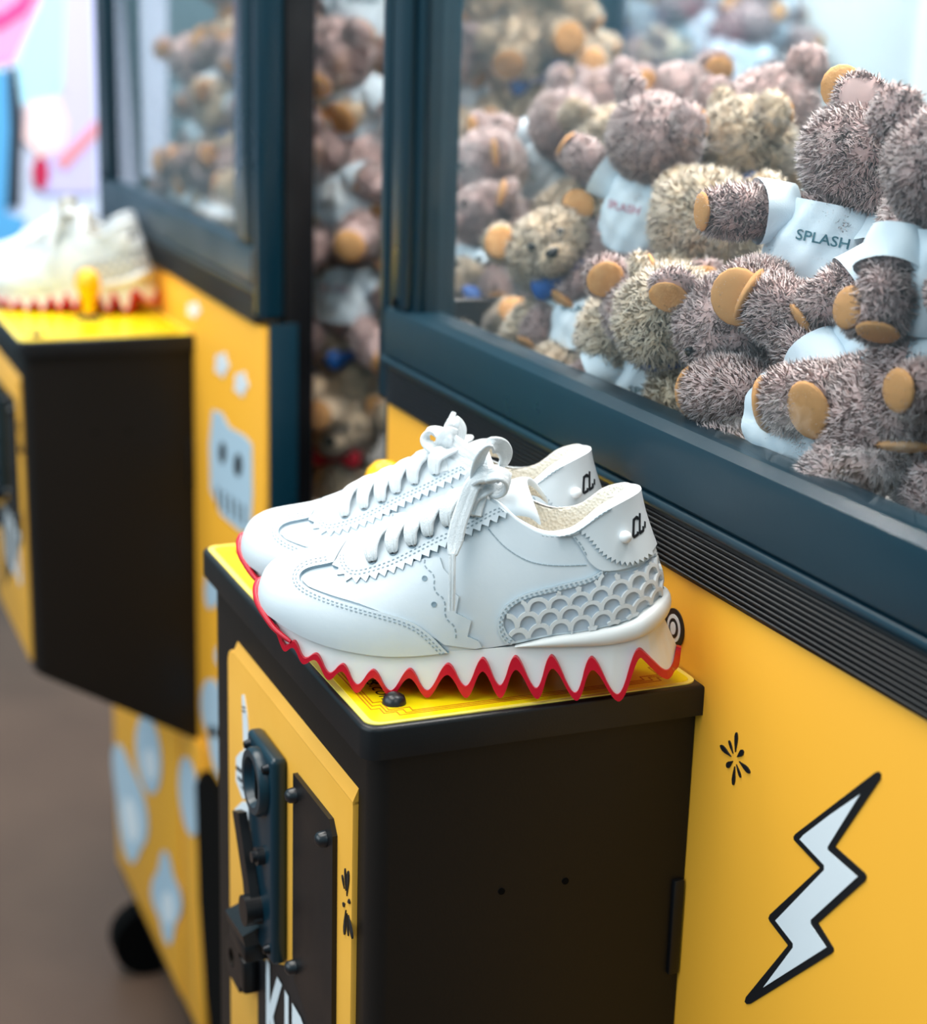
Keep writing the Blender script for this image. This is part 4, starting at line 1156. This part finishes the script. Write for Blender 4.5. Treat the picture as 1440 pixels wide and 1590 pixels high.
# ================================================================== plush bears
def fur_material(name, dark, mid, tip):
    m = bpy.data.materials.new(name); m.use_nodes = True
    nt = m.node_tree; n = nt.nodes; l = nt.links; b = n['Principled BSDF']
    a = n.new('ShaderNodeAttribute'); a.attribute_name = 'tip'
    r = n.new('ShaderNodeValToRGB'); e = r.color_ramp.elements
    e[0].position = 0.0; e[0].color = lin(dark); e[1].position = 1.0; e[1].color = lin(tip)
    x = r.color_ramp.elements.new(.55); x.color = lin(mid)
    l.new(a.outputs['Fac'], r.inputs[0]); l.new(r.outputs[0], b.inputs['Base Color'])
    b.inputs['Roughness'].default_value = 0.85; b.inputs['Specular IOR Level'].default_value = 0.2
    b.inputs['Sheen Weight'].default_value = 0.35; b.inputs['Sheen Roughness'].default_value = 0.5
    return m
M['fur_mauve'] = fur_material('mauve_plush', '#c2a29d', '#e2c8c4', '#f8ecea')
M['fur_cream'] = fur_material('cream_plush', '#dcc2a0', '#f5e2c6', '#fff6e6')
def sphere_grid(nu=22, nv=14):
    V = []; F = []
    for j in range(nv + 1):
        t = math.pi * j / nv
        for i in range(nu):
            a = 2 * math.pi * i / nu; V.append((math.sin(t) * math.cos(a), math.sin(t) * math.sin(a), math.cos(t)))
    for j in range(nv):
        for i in range(nu):
            q = (j * nu + i, (j + 1) * nu + i, (j + 1) * nu + (i + 1) % nu, j * nu + (i + 1) % nu)
            F.append(q)
    return np.array(V), F
def furry(name, shapes, length, width, density, curl=0.0, tan=None, seed=1, comb=(0, 0, -.3)):
    """shapes: list of functions mapping the unit sphere to the part's surface; fur blades are grown on it as mesh.
    tan(points) -> mask of bare places."""
    r_ = np.random.default_rng(seed)
    BV = []; BF = []; TV = []; TQ = []; TT = []; off = 0
    bn = []
    for sh in shapes:
        v, f = sphere_grid(); v = sh(v); k0 = len(BV)
        BV += [tuple(p) for p in v]; BF += [tuple(k0 + i for i in q) for q in f]
    BVa = np.array(BV); tri = np.array([(q[0], q[1], q[2]) for q in BF] + [(q[0], q[2], q[3]) for q in BF])
    a, b_, c = BVa[tri[:, 0]], BVa[tri[:, 1]], BVa[tri[:, 2]]
    nr = np.cross(b_ - a, c - a); ar = np.linalg.norm(nr, axis=1) / 2; nr /= (2 * ar[:, None] + 1e-15)
    ok = ar > 1e-12; tri, a, b_, c, nr, ar = tri[ok], a[ok], b_[ok], c[ok], nr[ok], ar[ok]
    N = int(ar.sum() * density)
    pick = r_.choice(len(ar), N, p=ar / ar.sum())
    u = r_.random(N); w = r_.random(N); sw = u + w > 1; u[sw] = 1 - u[sw]; w[sw] = 1 - w[sw]
    p = a[pick] + (b_ - a)[pick] * u[:, None] + (c - a)[pick] * w[:, None]; n = nr[pick]
    if tan is not None:
        m = ~tan(p); p, n = p[m], n[m]
    N = len(p)
    rnd_ = r_.normal(size=(N, 3)); 
    # clumps: blades lean the same way as their neighbours
    cl = np.stack([np.sin(p @ np.array([310., 170, -90]) + 1.3), np.sin(p @ np.array([-140., 280, 210]) + .4), np.sin(p @ np.array([200., -120, 300]) + 2.1)], 1)
    d = n * .72 + rnd_ * .30 + cl * .40 + np.array(comb); d /= np.linalg.norm(d, axis=1)[:, None]
    side = np.cross(d, r_.normal(size=(N, 3))); side /= np.linalg.norm(side, axis=1)[:, None]
    Ln = length * (0.65 + .6 * r_.random(N))[:, None]; bend = (np.array(comb) * .5 + rnd_ * (.2 + curl) + cl * curl)
    p0 = p - n * length * .12
    p1 = p0 + d * Ln * .55; p2 = p1 + (d + bend * .9) / np.linalg.norm(d + bend * .9, axis=1)[:, None] * Ln * .5
    W = width * (0.7 + .6 * r_.random(N))[:, None]
    SV = np.stack([p0 - side * W, p0 + side * W, p1 - side * W * .8, p1 + side * W * .8, p2], 1).reshape(-1, 3)
    nb = len(BVa); allv = np.vstack([BVa, SV])
    base = nb + np.arange(N) * 5
    quads = np.stack([base, base + 1, base + 3, base + 2], 1); tris = np.stack([base + 2, base + 3, base + 4], 1)
    loops = np.concatenate([np.array(BF).ravel(), quads.ravel(), tris.ravel()])
    starts = np.concatenate([np.arange(len(BF) + N) * 4, (len(BF) + N) * 4 + np.arange(N) * 3])
    me = bpy.data.meshes.new(name)
    me.vertices.add(len(allv)); me.vertices.foreach_set('co', allv.ravel())
    me.loops.add(len(loops)); me.loops.foreach_set('vertex_index', loops.astype(np.int32))
    me.polygons.add(len(starts)); me.polygons.foreach_set('loop_start', starts.astype(np.int32))
    me.polygons.foreach_set('use_smooth', np.ones(len(starts), bool))
    me.update(calc_edges=True)
    # soft plush shading: blades borrow the body's normal
    vn = np.zeros((nb, 3))
    for k in range(3): np.add.at(vn, tri[:, k], nr * ar[:, None])
    vn /= np.linalg.norm(vn, axis=1)[:, None] + 1e-15
    bl = n * .75 + d * .35; bl /= np.linalg.norm(bl, axis=1)[:, None]
    me.normals_split_custom_set_from_vertices([tuple(x) for x in np.vstack([vn, np.repeat(bl, 5, axis=0)])])
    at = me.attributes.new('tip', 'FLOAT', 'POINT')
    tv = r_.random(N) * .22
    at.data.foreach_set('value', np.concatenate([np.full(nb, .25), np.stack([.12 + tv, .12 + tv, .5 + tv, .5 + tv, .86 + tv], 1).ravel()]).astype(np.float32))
    return me
def ellf(c, r): return lambda v: v * np.array(r) + np.array(c)
def limbf(length, r0, r1):
    """limb along -Z from the joint"""
    def f(v):
        t = (1 - v[:, 2]) / 2; R = (r0 + (r1 - r0) * t)
        z = -length * np.clip((t - .5) * 1.0 + .5, 0, 1)
        ring = np.linalg.norm(v[:, :2], axis=1); k = ring ** .55 / (ring + 1e-9)
        return np.stack([v[:, 0] * k * R, v[:, 1] * k * R, z], 1)
    return f
def bare(name, verts, faces, smooth=True):
    me = bpy.data.meshes.new(name); me.from_pydata([tuple(v) for v in verts], [], faces); me.update()
    me.polygons.foreach_set('use_smooth', [smooth] * len(faces)); return me
VAR = {}
def withmat(me, m):
    """one mesh datablock for each colour of a part, shared by all copies of that colour"""
    k = (me.name, m.name)
    if k not in VAR:
        d = me if not me.materials else me.copy()
        if not d.materials: d.materials.append(m)
        else: d.materials[0] = m
        VAR[k] = d
    return VAR[k]
def omat(o, m): o.data = withmat(o.data, m)
def child(name, me, m, parent, loc=(0, 0, 0), rot=(0, 0, 0)):
    o = bpy.data.objects.new(name, withmat(me, m)); COL.objects.link(o); o.parent = parent; o.location = loc; o.rotation_euler = rot
    return o

FUR = dict(length=.0052, width=.00032, density=1.7e6)
ME = {}
ME['torso'] = furry('torso', [ellf((0, 0, .034), (.0265, .0235, .036))], seed=2, **FUR)
ME['head'] = furry('head', [ellf((0, 0, .022), (.033, .030, .029))], seed=3, **FUR)
ME['muzzle'] = furry('muzzle', [ellf((0, -.028, .014), (.0145, .0115, .0115))], length=.003, width=.0004, density=1.6e6, seed=4)
ME['arm'] = furry('arm', [limbf(.046, .0115, .0135)], seed=5, tan=lambda p: (p[:, 2] < -.0455) & (np.linalg.norm(p[:, :2], axis=1) < .0098), **FUR)
ME['leg'] = furry('leg', [limbf(.054, .0155, .0185)], seed=6, tan=lambda p: (p[:, 2] < -.0535) & (np.linalg.norm(p[:, :2], axis=1) < .0145), **FUR)
ME['ear'] = furry('ear', [ellf((0, 0, .008), (.0145, .0065, .0135))], length=.0042, width=.0004, density=1.3e6, seed=7, tan=lambda p: (p[:, 1] < -.0035))
CURL = dict(length=.0074, width=.00040, density=1.3e6, curl=.75)
for k, sh, sd in (('torso', ellf((0, 0, .034), (.0265, .0235, .036)), 12), ('head', ellf((0, 0, .022), (.033, .030, .029)), 13)):
    ME[k + '_curly'] = furry(k, [sh], seed=sd, **CURL)
ME['arm_curly'] = furry('arm', [limbf(.046, .0115, .0135)], seed=15, tan=lambda p: (p[:, 2] < -.0455) & (np.linalg.norm(p[:, :2], axis=1) < .0098), **CURL)
ME['leg_curly'] = furry('leg', [limbf(.054, .0155, .0185)], seed=16, tan=lambda p: (p[:, 2] < -.0535) & (np.linalg.norm(p[:, :2], axis=1) < .0145), **CURL)
v, f = sphere_grid(18, 8)
ME['pad'] = bare('pad', v * np.array([1, 1, .38]), f)
ME['bead'] = bare('eye', v, f)
ME['ear_lining'] = bare('ear_lining', v * np.array([.0125, .0026, .0116]), f)
# nose: rounded triangle
ME['nose'] = bare('nose', np.stack([v[:, 0] * (.0052 + .0018 * v[:, 2]), v[:, 1] * .003, v[:, 2] * .0036], 1), f)
# shirt with sleeves, folds pressed in
def shirt_mesh():
    V = []; F = []; NU, NV = 56, 18
    for j in range(NV + 1):
        t = j / NV; z = .012 + .049 * t
        for i in range(NU):
            a = 2 * math.pi * i / NU
            rz = math.sqrt(max(.02, 1 - ((z - .034) / .0405) ** 2)); fl = 1.0 + .10 * (1 - t) ** 3
            fold = .0011 * math.sin(5 * a + 6 * t) * math.sin(3.0 * t * math.pi) + .0008 * math.sin(11 * a - 9 * t)
            rad = 1.13 * rz * fl
            V.append((.0265 * rad * math.cos(a) + fold * math.cos(a), .0235 * rad * 1.04 * math.sin(a) + fold * math.sin(a), z))
    for j in range(NV):
        for i in range(NU): F.append((j * NU + i, j * NU + (i + 1) % NU, (j + 1) * NU + (i + 1) % NU, (j + 1) * NU + i))
    return bare('shirt', V, F), BVHTree.FromPolygons([Vector(q) for q in V], F)
ME['shirt'], SH_BVH = shirt_mesh()
def sleeve_mesh():
    V = []; F = []; NU, NV = 24, 6
    for j in range(NV + 1):
        t = j / NV
        for i in range(NU):
            a = 2 * math.pi * i / NU; R = .0142 + .0034 * t + .0006 * math.sin(4 * a + 3 * t)
            V.append((R * math.cos(a), R * math.sin(a), .004 - .020 * t))
    for j in range(NV):
        for i in range(NU): F.append((j * NU + i, (j + 1) * NU + i, (j + 1) * NU + (i + 1) % NU, j * NU + (i + 1) % NU))
    return bare('sleeve', V, F)
ME['sleeve'] = sleeve_mesh()
def shirt_text():
    v, f = text_mesh('SPLASH', .0075, bold=.0001)
    v[:, 0] = (v[:, 0] - v[:, 0].max() / 2) * 1.15; bm = bmesh.new()
    vs = [bm.verts.new((x, 0, y + .040)) for x, y, _ in v]
    for q in f: bm.faces.new([vs[k] for k in q])
    bmesh.ops.triangulate(bm, faces=bm.faces)
    for w_ in bm.verts:
        loc, *_ = SH_BVH.ray_cast(Vector((w_.co.x, -.1, w_.co.z)), Vector((0, 1, 0)))
        w_.co.y = (loc.y if loc else -.025) - .0007
    me = bpy.data.meshes.new('print'); bm.to_mesh(me); bm.free(); return me
ME['print'] = shirt_text()
# bow tie of blue ribbon
def bow_mesh():
    b = MB()
    for sx in (1, -1):
        q = bmesh.ops.create_uvsphere(b.bm, u_segments=16, v_segments=10, radius=1)
        for w_ in q['verts']:
            x = (w_.co.x + 1) / 2; h = .004 + .0105 * x
            w_.co = Vector((sx * (x * .024), w_.co.y * (.004 + .002 * x), w_.co.z * h))
    b.ball((0, -.001, 0), .005, (1, .9, 1.1), 12)
    b.lathe([(.0245, -.003), (.0258, 0), (.0245, .003), (.0225, 0)], (0, .021, .002), n=24)
    me = bpy.data.meshes.new('neck_bow'); bmesh.ops.recalc_face_normals(b.bm, faces=b.bm.faces); b.bm.to_mesh(me); b.bm.free()
    me.polygons.foreach_set('use_smooth', [True] * len(me.polygons)); return me
ME['neck_bow'] = bow_mesh()

def make_bear(kind):
    root = empty('teddy_bear', '', 'teddy bear', (0, 0, -60), 'teddy bears piled in the claw machines')
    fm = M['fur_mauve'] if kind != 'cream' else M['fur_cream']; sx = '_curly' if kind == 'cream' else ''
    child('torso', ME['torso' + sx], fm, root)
    hd = child('head', ME['head' + sx], fm, root, (0, -.002, .066))
    child('muzzle', ME['muzzle'], fm, hd)
    child('nose', ME['nose'], M['eye'], hd, (0, -.0405, .0185))
    for s_ in (-1, 1):
        e = child('eye', ME['bead'], M['eye'], hd, (s_ * .012, -.0285, .030)); e.scale = (.0032, .0024, .0034)
        child('ear', ME['ear'], fm, hd, (s_ * .027, .003, .038), (0, s_ * .7, s_ * -.15))
        child('ear_lining', ME['ear_lining'], M['tan'], hd, (s_ * .0325, -.0045, .0445), (0, s_ * .7, s_ * -.15))
    for s_ in (-1, 1):
        a = child('arm', ME['arm' + sx], fm, root, (s_ * .0235, -.002, .053), (0, s_ * -.9, 0))
        p = child('paw_pad', ME['pad'], M['tan'], a, (0, 0, -.0465)); p.scale = (.0105, .0105, .008)
        g = child('leg', ME['leg' + sx], fm, root, (s_ * .017, -.006, .012), (-1.35, 0, s_ * .35))
        p = child('foot_pad', ME['pad'], M['tan'], g, (0, 0, -.0545)); p.scale = (.0150, .0150, .010)
        if kind != 'cream': child('sleeve', ME['sleeve'], M['shirt'], a)
    if kind != 'cream':
        t = child('shirt', ME['shirt'], M['shirt'], root); child('print', ME['print'], M['shirt_text'], t)
    else:
        child('neck_bow', ME['neck_bow'], M['bow'], root, (0, -.023, .066))
    return root
proto = {'mauve': make_bear('mauve'), 'cream': make_bear('cream')}
# coarser plush for the bears that are only seen blurred
for k, sh, sd in (('torso', ellf((0, 0, .034), (.0265, .0235, .036)), 32), ('head', ellf((0, 0, .022), (.033, .030, .029)), 33)):
    ME[k] = furry(k, [sh], length=.0058, width=.00075, density=3.0e5, seed=sd); ME[k + '_curly'] = furry(k, [sh], length=.0074, width=.0008, density=3.0e5, curl=.6, seed=sd + 5)
ME['arm'] = furry('arm', [limbf(.046, .0115, .0135)], length=.0058, width=.00075, density=3e5, seed=35, tan=lambda p: p[:, 2] < -.0455); ME['arm_curly'] = ME['arm'].copy()
ME['leg'] = furry('leg', [limbf(.054, .0155, .0185)], length=.0058, width=.00075, density=3e5, seed=36, tan=lambda p: p[:, 2] < -.0535); ME['leg_curly'] = ME['leg'].copy()
proto['mauve_blurred'] = make_bear('mauve'); proto['cream_blurred'] = make_bear('cream')

def place_bear(kind, loc, rot, label, scale=1.0, head=None, arms=None, legs=None, pink=False, bow=None, anchor='o', ears=None, plain=False, blurred=False):
    r = copy_tree(proto[kind + ('_blurred' if blurred else '')])
    off = Euler(rot).to_matrix() @ Vector({'o': (0, 0, 0), 't': (0, 0, .036), 'h': (0, -.002, .088)}[anchor]) * scale
    r.location = Vector(loc) - off; r.rotation_euler = rot; r.scale = (scale,) * 3; r['label'] = label
    na = nl = 0
    for c in list(r.children):
        k = c.name.split('.')[0]
        if k == 'head' and head: c.rotation_euler = head
        if k == 'head' and ears:
            for t in c.children:
                if t.name.startswith('ear'): t.rotation_euler.z += ears
        if k == 'arm':
            if arms: c.rotation_euler = arms[na]
            na += 1
        if k == 'leg':
            if legs: c.rotation_euler = legs[nl]
            nl += 1
        if k == 'shirt' and pink:
            for t in c.children: omat(t, M['shirt_text_pink'])
        if k == 'shirt' and plain:
            for t in list(c.children): bpy.data.objects.remove(t)
        if k == 'neck_bow' and plain:
            bpy.data.objects.remove(c); continue
        if k == 'neck_bow' and bow: omat(c, bow)
    return r
def at(x, y, Y): return tuple(onplane((x, y), 1, Y))
D = math.radians
def rot(yaw, pitch=0, roll=0): return (D(pitch), D(roll), D(yaw))
HERO = [ # kind, anchor, (px, py), depth Y, rot(yaw, pitch, roll), label, scale, extra
 ('mauve', 'h', (1312, 238), .262, rot(52, -6, 8), 'large mauve teddy with head turned away and a round tan foot pad in front', .92, dict(head=(D(0), D(-28), D(195)), ears=D(180), arms=[(D(-25), D(78), 0), (D(-30), D(-10), 0)], legs=[(D(-84), 0, D(-18)), (D(-95), 0, D(40))])),
 ('mauve', 'h', (1015, 215), .285, rot(25, 0, 6), 'mauve teddy bear in a white shirt with faint pink letters, head turned away', .90, dict(head=(D(-4), D(-10), D(165)), pink=True, arms=[(D(-20), D(118), 0), (0, D(-30), 0)], legs=[(D(-40), 0, D(-20)), (D(-45), 0, D(10))])),
 ('cream', 'h', (862, 388), .240, rot(60, -4, -22), 'cream teddy with dark eyes looking out above its blue bow', .84, dict(head=(D(-4), D(-6), D(6)))),
 ('mauve', 'h', (880, 195), .345, rot(20, 0, 32), 'mauve teddy bear leaning to the left post in a small white shirt, head turned away', .88, dict(head=(D(0), 0, D(170)), arms=[(D(-40), D(80), 0), (0, D(-20), 0)])),
 ('cream', 't', (1062, 470), .262, rot(205, 4, 0), 'shaggy cream teddy seen from behind in the middle of the near pile', .95, dict(head=(D(35), 0, 0), plain=True)),
 ('mauve', 't', (1262, 655), .216, rot(8, 0, 78), 'mauve teddy lying low by the window frame in a creased plain white shirt', .92, dict(plain=True, head=(0, 0, D(180)), legs=[(D(-6), 0, D(-5)), (D(-20), 0, D(5))], arms=[(D(0), D(40), 0), (0, D(-30), 0)])),
 ('mauve', 'h', (1486, 262), .236, rot(65, 0, 0), 'mauve teddy bear cut off by the photo\'s right edge, its shirt lettered', .90, dict(head=(D(0), 0, D(140)), legs=[(D(-15), 0, 0), (D(-15), 0, 0)], arms=[(D(-30), D(15), 0), (D(-20), D(-10), 0)])),
 ('mauve', 't', (1392, 500), .245, rot(15, -8, 24), 'mauve teddy bear with a tan foot pad pointing left above the creased shirt', .90, dict(legs=[(D(-88), 0, D(-62)), (D(-70), 0, D(0))], arms=[(D(-35), D(12), 0), (D(-30), D(-8), 0)])),
 ('mauve', 't', (1440, 590), .232, rot(5, -20, 30), 'mauve teddy bear with two tan paw pads over the creased shirt at the right', .90, dict(legs=[(D(-40), 0, D(-70)), (D(-20), 0, D(-30))], arms=[(D(-78), D(28), 0), (D(-70), D(4), 0)])),
 ('mauve', 't', (915, 500), .256, rot(40, -16, 0), 'mauve teddy bear with its legs against the near glass under the cream face', .84, dict(head=(D(30), 0, D(180)), legs=[(D(-22), 0, D(-25)), (D(-26), 0, D(5))], arms=[(D(-20), D(20), 0), (D(-20), D(-20), 0)])),
 ('mauve', 't', (770, 345), .300, rot(-5, 10, 14), 'mauve teddy bear stretching a tan foot pad to the left post of the near window', .88, dict(legs=[(D(-90), 0, D(-60)), (D(-80), 0, D(-20))])),
 ('mauve', 't', (745, 430), .268, rot(-5, -10, 0), 'mauve teddy bear in the lower left corner of the near window, tan foot outwards', .85, dict(legs=[(D(-78), 0, D(-62)), (D(-70), 0, D(-10))])),
 ('cream', 'h', (712, 215), .360, rot(60, 0, 5), 'pale cream teddy bear with a blue bow beside the left post of the near window', .85, dict()),
 ('cream', 'h', (1160, 225), .345, rot(30, 0, 0), 'cream teddy bear with a blue bow half hidden by the large mauve bear', .92, dict(head=(D(0), 0, D(150)))),
 ('mauve', 'h', (940, 160), .42, rot(30, 0, -8), 'mauve teddy bear with its back turned at the top of the near pile', .88, dict(head=(D(0), 0, D(160)))),
 ('cream', 't', (770, 520), .262, rot(110, -60, 0), 'cream teddy bear lying along the lower left edge of the near window', .85, dict()),
 ('cream', 't', (1075, 625), .225, rot(165, -20, 0), 'cream teddy bear lying low beside the creased white shirt', .9, dict()),
 ('mauve', 't', (1180, 600), .245, rot(30, 40, 0), 'mauve teddy bear behind the cream one lying low', .9, dict()),
 ('cream', 't', (960, 640), .222, rot(150, 0, 0), 'cream teddy bear sunk at the bottom under the mauve legs', .85, dict()),
 ('mauve', 't', (1010, 600), .232, rot(60, 10, 0), 'mauve teddy bear sunk at the bottom beside the shaggy cream back', .85, dict()),
]
for kind, an, p, Y, ro, lab, sc_, kw in HERO: place_bear(kind, at(p[0], p[1], Y), ro, lab, sc_, anchor=an, **kw)
ORD = ['%s in %s row' % (a, b) for b in ('bottom', 'second', 'third', 'fourth', 'fifth', 'sixth', 'top') for a in ('first', 'second', 'third', 'fourth', 'fifth', 'sixth')]
def fill(spots, where, sc=1.0, seed=3, names=None, blurred=True):
    r_ = random.Random(seed)
    for k, (x, y, z) in enumerate(spots):
        kind = 'cream' if r_.random() < .34 else 'mauve'
        lab = '%s %s, %s' % ('cream teddy' if kind == 'cream' else 'mauve teddy', where, (names or ORD)[k])
        place_bear(kind, (x, y, z), rot(r_.uniform(0, 110), r_.uniform(-30, 30), r_.uniform(-25, 25)), lab, sc * r_.uniform(.95, 1.1), head=(D(r_.uniform(-15, 15)), 0, D(r_.choice([10, 150, 170, 190]))), pink=r_.random() < .3, blurred=blurred,
                   legs=[(D(r_.uniform(-100, -40)), 0, D(r_.uniform(-60, 0))), (D(r_.uniform(-100, -40)), 0, D(r_.uniform(0, 60)))], anchor='t')
# blurred heap rising at the back left of the near machine
sp = [at(*q) for q in ((800, 60, .50), (720, 90, .46), (870, 100, .56), (770, 190, .44), (830, 150, .52), (690, 20, .52), (780, -10, .58), (700, 160, .50), (1060, 250, .44), (1230, 290, .42), (650, 290, .40), (680, 380, .34), (950, 330, .36), (1140, 380, .36))]
fill(sp, 'in the near heap behind others', .9, 5, blurred=False, names= ['first from top left', 'second from top left', 'right of the top left group', 'below the top left group', 'middle of the heap', 'at the very top left', 'topmost of the heap', 'beside the left post', 'behind the pink lettered shirt', 'behind the large head', 'low by the left post', 'lowest by the left post', 'behind the faint letters', 'behind the blue bow'])
# far machine behind its front glass and beside its side glass
sp = []
r_ = random.Random(11)
for row in range(7):
    for k in range(6):
        sp.append((PITCH - .33 + k * .088 + r_.uniform(-.015, .015) + (row % 2) * .03, .245 + row * .016 + r_.uniform(0, .02), .10 + row * .058))
fill(sp, 'blurred behind the far front glass', .95, 9)
sp = []
for row in range(7):
    for k in range(3):
        sp.append((-.815 - (k % 2) * .03, .275 + k * .085 + r_.uniform(-.01, .01), -.11 + row * .085))
sp = sp[2:]
fill(sp, 'blurred behind the far side glass', 1.0, 21, names=['%s in %s row' % (a, b) for b in ('bottom', 'second', 'third', 'fourth', 'fifth', 'sixth', 'top') for a in ('first', 'second', 'third')][2:])

place_bear('cream', tuple(onplane((532, 665), 0, -.80)), rot(55, 0, 0), 'blurred cream teddy with a red bow, low in the gap between the machines', 1.0, anchor='h', bow=M['red_cloth'], blurred=True)
# ================================================================== what stands beyond the machines
b = MB(); b.lathe([(.17, 0), (.17, 2.6)], (0, 0, 0), n=40)
q = onplane((1385, 100), 1, 1.35)
colo = b.build('column', M['column'], None, True, 60); colo.location = (q[0], q[1], FLOOR_Z); tag(colo, 'round white column standing behind the near machine\'s back glass', 'column')
b = MB(); b.box((-5, 3.1, FLOOR_Z), (2.5, 3.2, 2.2)); wb = b.build('wall_back', mat('blue_grey_wall', '#6f9aa9', .8), None, False); wb['kind'] = 'structure'
# pastel banner beyond the far machine
bx = -2.25
def bpt(px, py):
    c = onplane((px, py), 0, bx); return c
root = empty('banner', 'pastel blue and pink printed banner beyond the far machine at the upper left', 'banner')
c0 = bpt(-160, -160); c1_ = bpt(260, 520)
def board(name, l, m, par, lift=0.0, t=.004):
    pts = [bpt(*p) for p in l]; b = MB(); b.prism([(bx + lift, p[1], p[2]) for p in pts], (t, 0, 0)); return b.build(name, m, par, False)
MP = {k: mat('banner_' + k, c, .6) for k, c in dict(base='#cfdcf6', sky='#aee2fb', pink='#f29ccb', hot='#f0408c', skin='#f0d2d4', lilac='#c3bff0', rose='#d98f9c', red='#b8184a', dark='#1b2b3a', blue='#4f9fd6', pale='#eef4fb').items()}
pan = board('board', [(-200, -200), (260, -200), (260, 560), (-200, 560)], MP['base'], root, -.008, .008)
board('print_sky', [(70, -20), (120, -20), (100, 120), (85, 150), (30, 165), (25, 110)], MP['sky'], pan)
board('print_pink', [(-60, -40), (85, -40), (45, 40), (20, 95), (-60, 110)], MP['pink'], pan)
board('print_ribbon', [(-60, 18), (0, 22), (30, 0), (45, -40), (70, -40), (40, 20), (0, 46), (-60, 50)], MP['hot'], pan, .002)
board('print_lilac', [(100, -20), (140, -20), (148, 300), (60, 300), (95, 150)], MP['lilac'], pan, .001)
board('print_face', [(40, 160), (90, 150), (105, 190), (100, 230), (60, 245), (35, 215)], MP['skin'], pan, .002)
board('print_band', [(150, 185), (150, 210), (100, 265), (85, 250)], MP['rose'], pan, .003)
o_ = [(62 + 13 * math.cos(t * .5236), 268 + 26 * math.sin(t * .5236)) for t in range(12)]
board('print_berry', o_, MP['red'], pan, .004)
board('print_dark', [(12, 105), (24, 105), (34, 180), (30, 320), (10, 320), (14, 200)], MP['dark'], pan, .004)
board('print_blue', [(-60, 110), (10, 110), (14, 200), (8, 330), (40, 340), (20, 420), (-60, 420)], MP['blue'], pan, .003)
# legs that carry the banner
for py in (-150, 230):
    c = bpt(py, 560); b = MB(); b.box((bx - .03, c[1] - .015, FLOOR_Z), (bx, c[1] + .015, c[2] + .1), .004); b.build('leg', M['black'], root)
# heap in the machine standing back to back, seen through two panes
sp = [at(*q) for q in ((1010, 20, .98), (1080, 60, 1.02), (960, 90, .98), (1150, 100, 1.05), (1060, 140, .95), (1190, 40, 1.1), (920, 30, 1.0), (1130, -20, 1.1))]
fill(sp, 'seen bluish through the back glass', 1.0, 33, ['left of the middle', 'in the middle', 'lower left', 'right by the column', 'lowest', 'upper right', 'leftmost', 'topmost'])
for p_ in proto.values():
    for c in list(p_.children_recursive): bpy.data.objects.remove(c)
    bpy.data.objects.remove(p_)
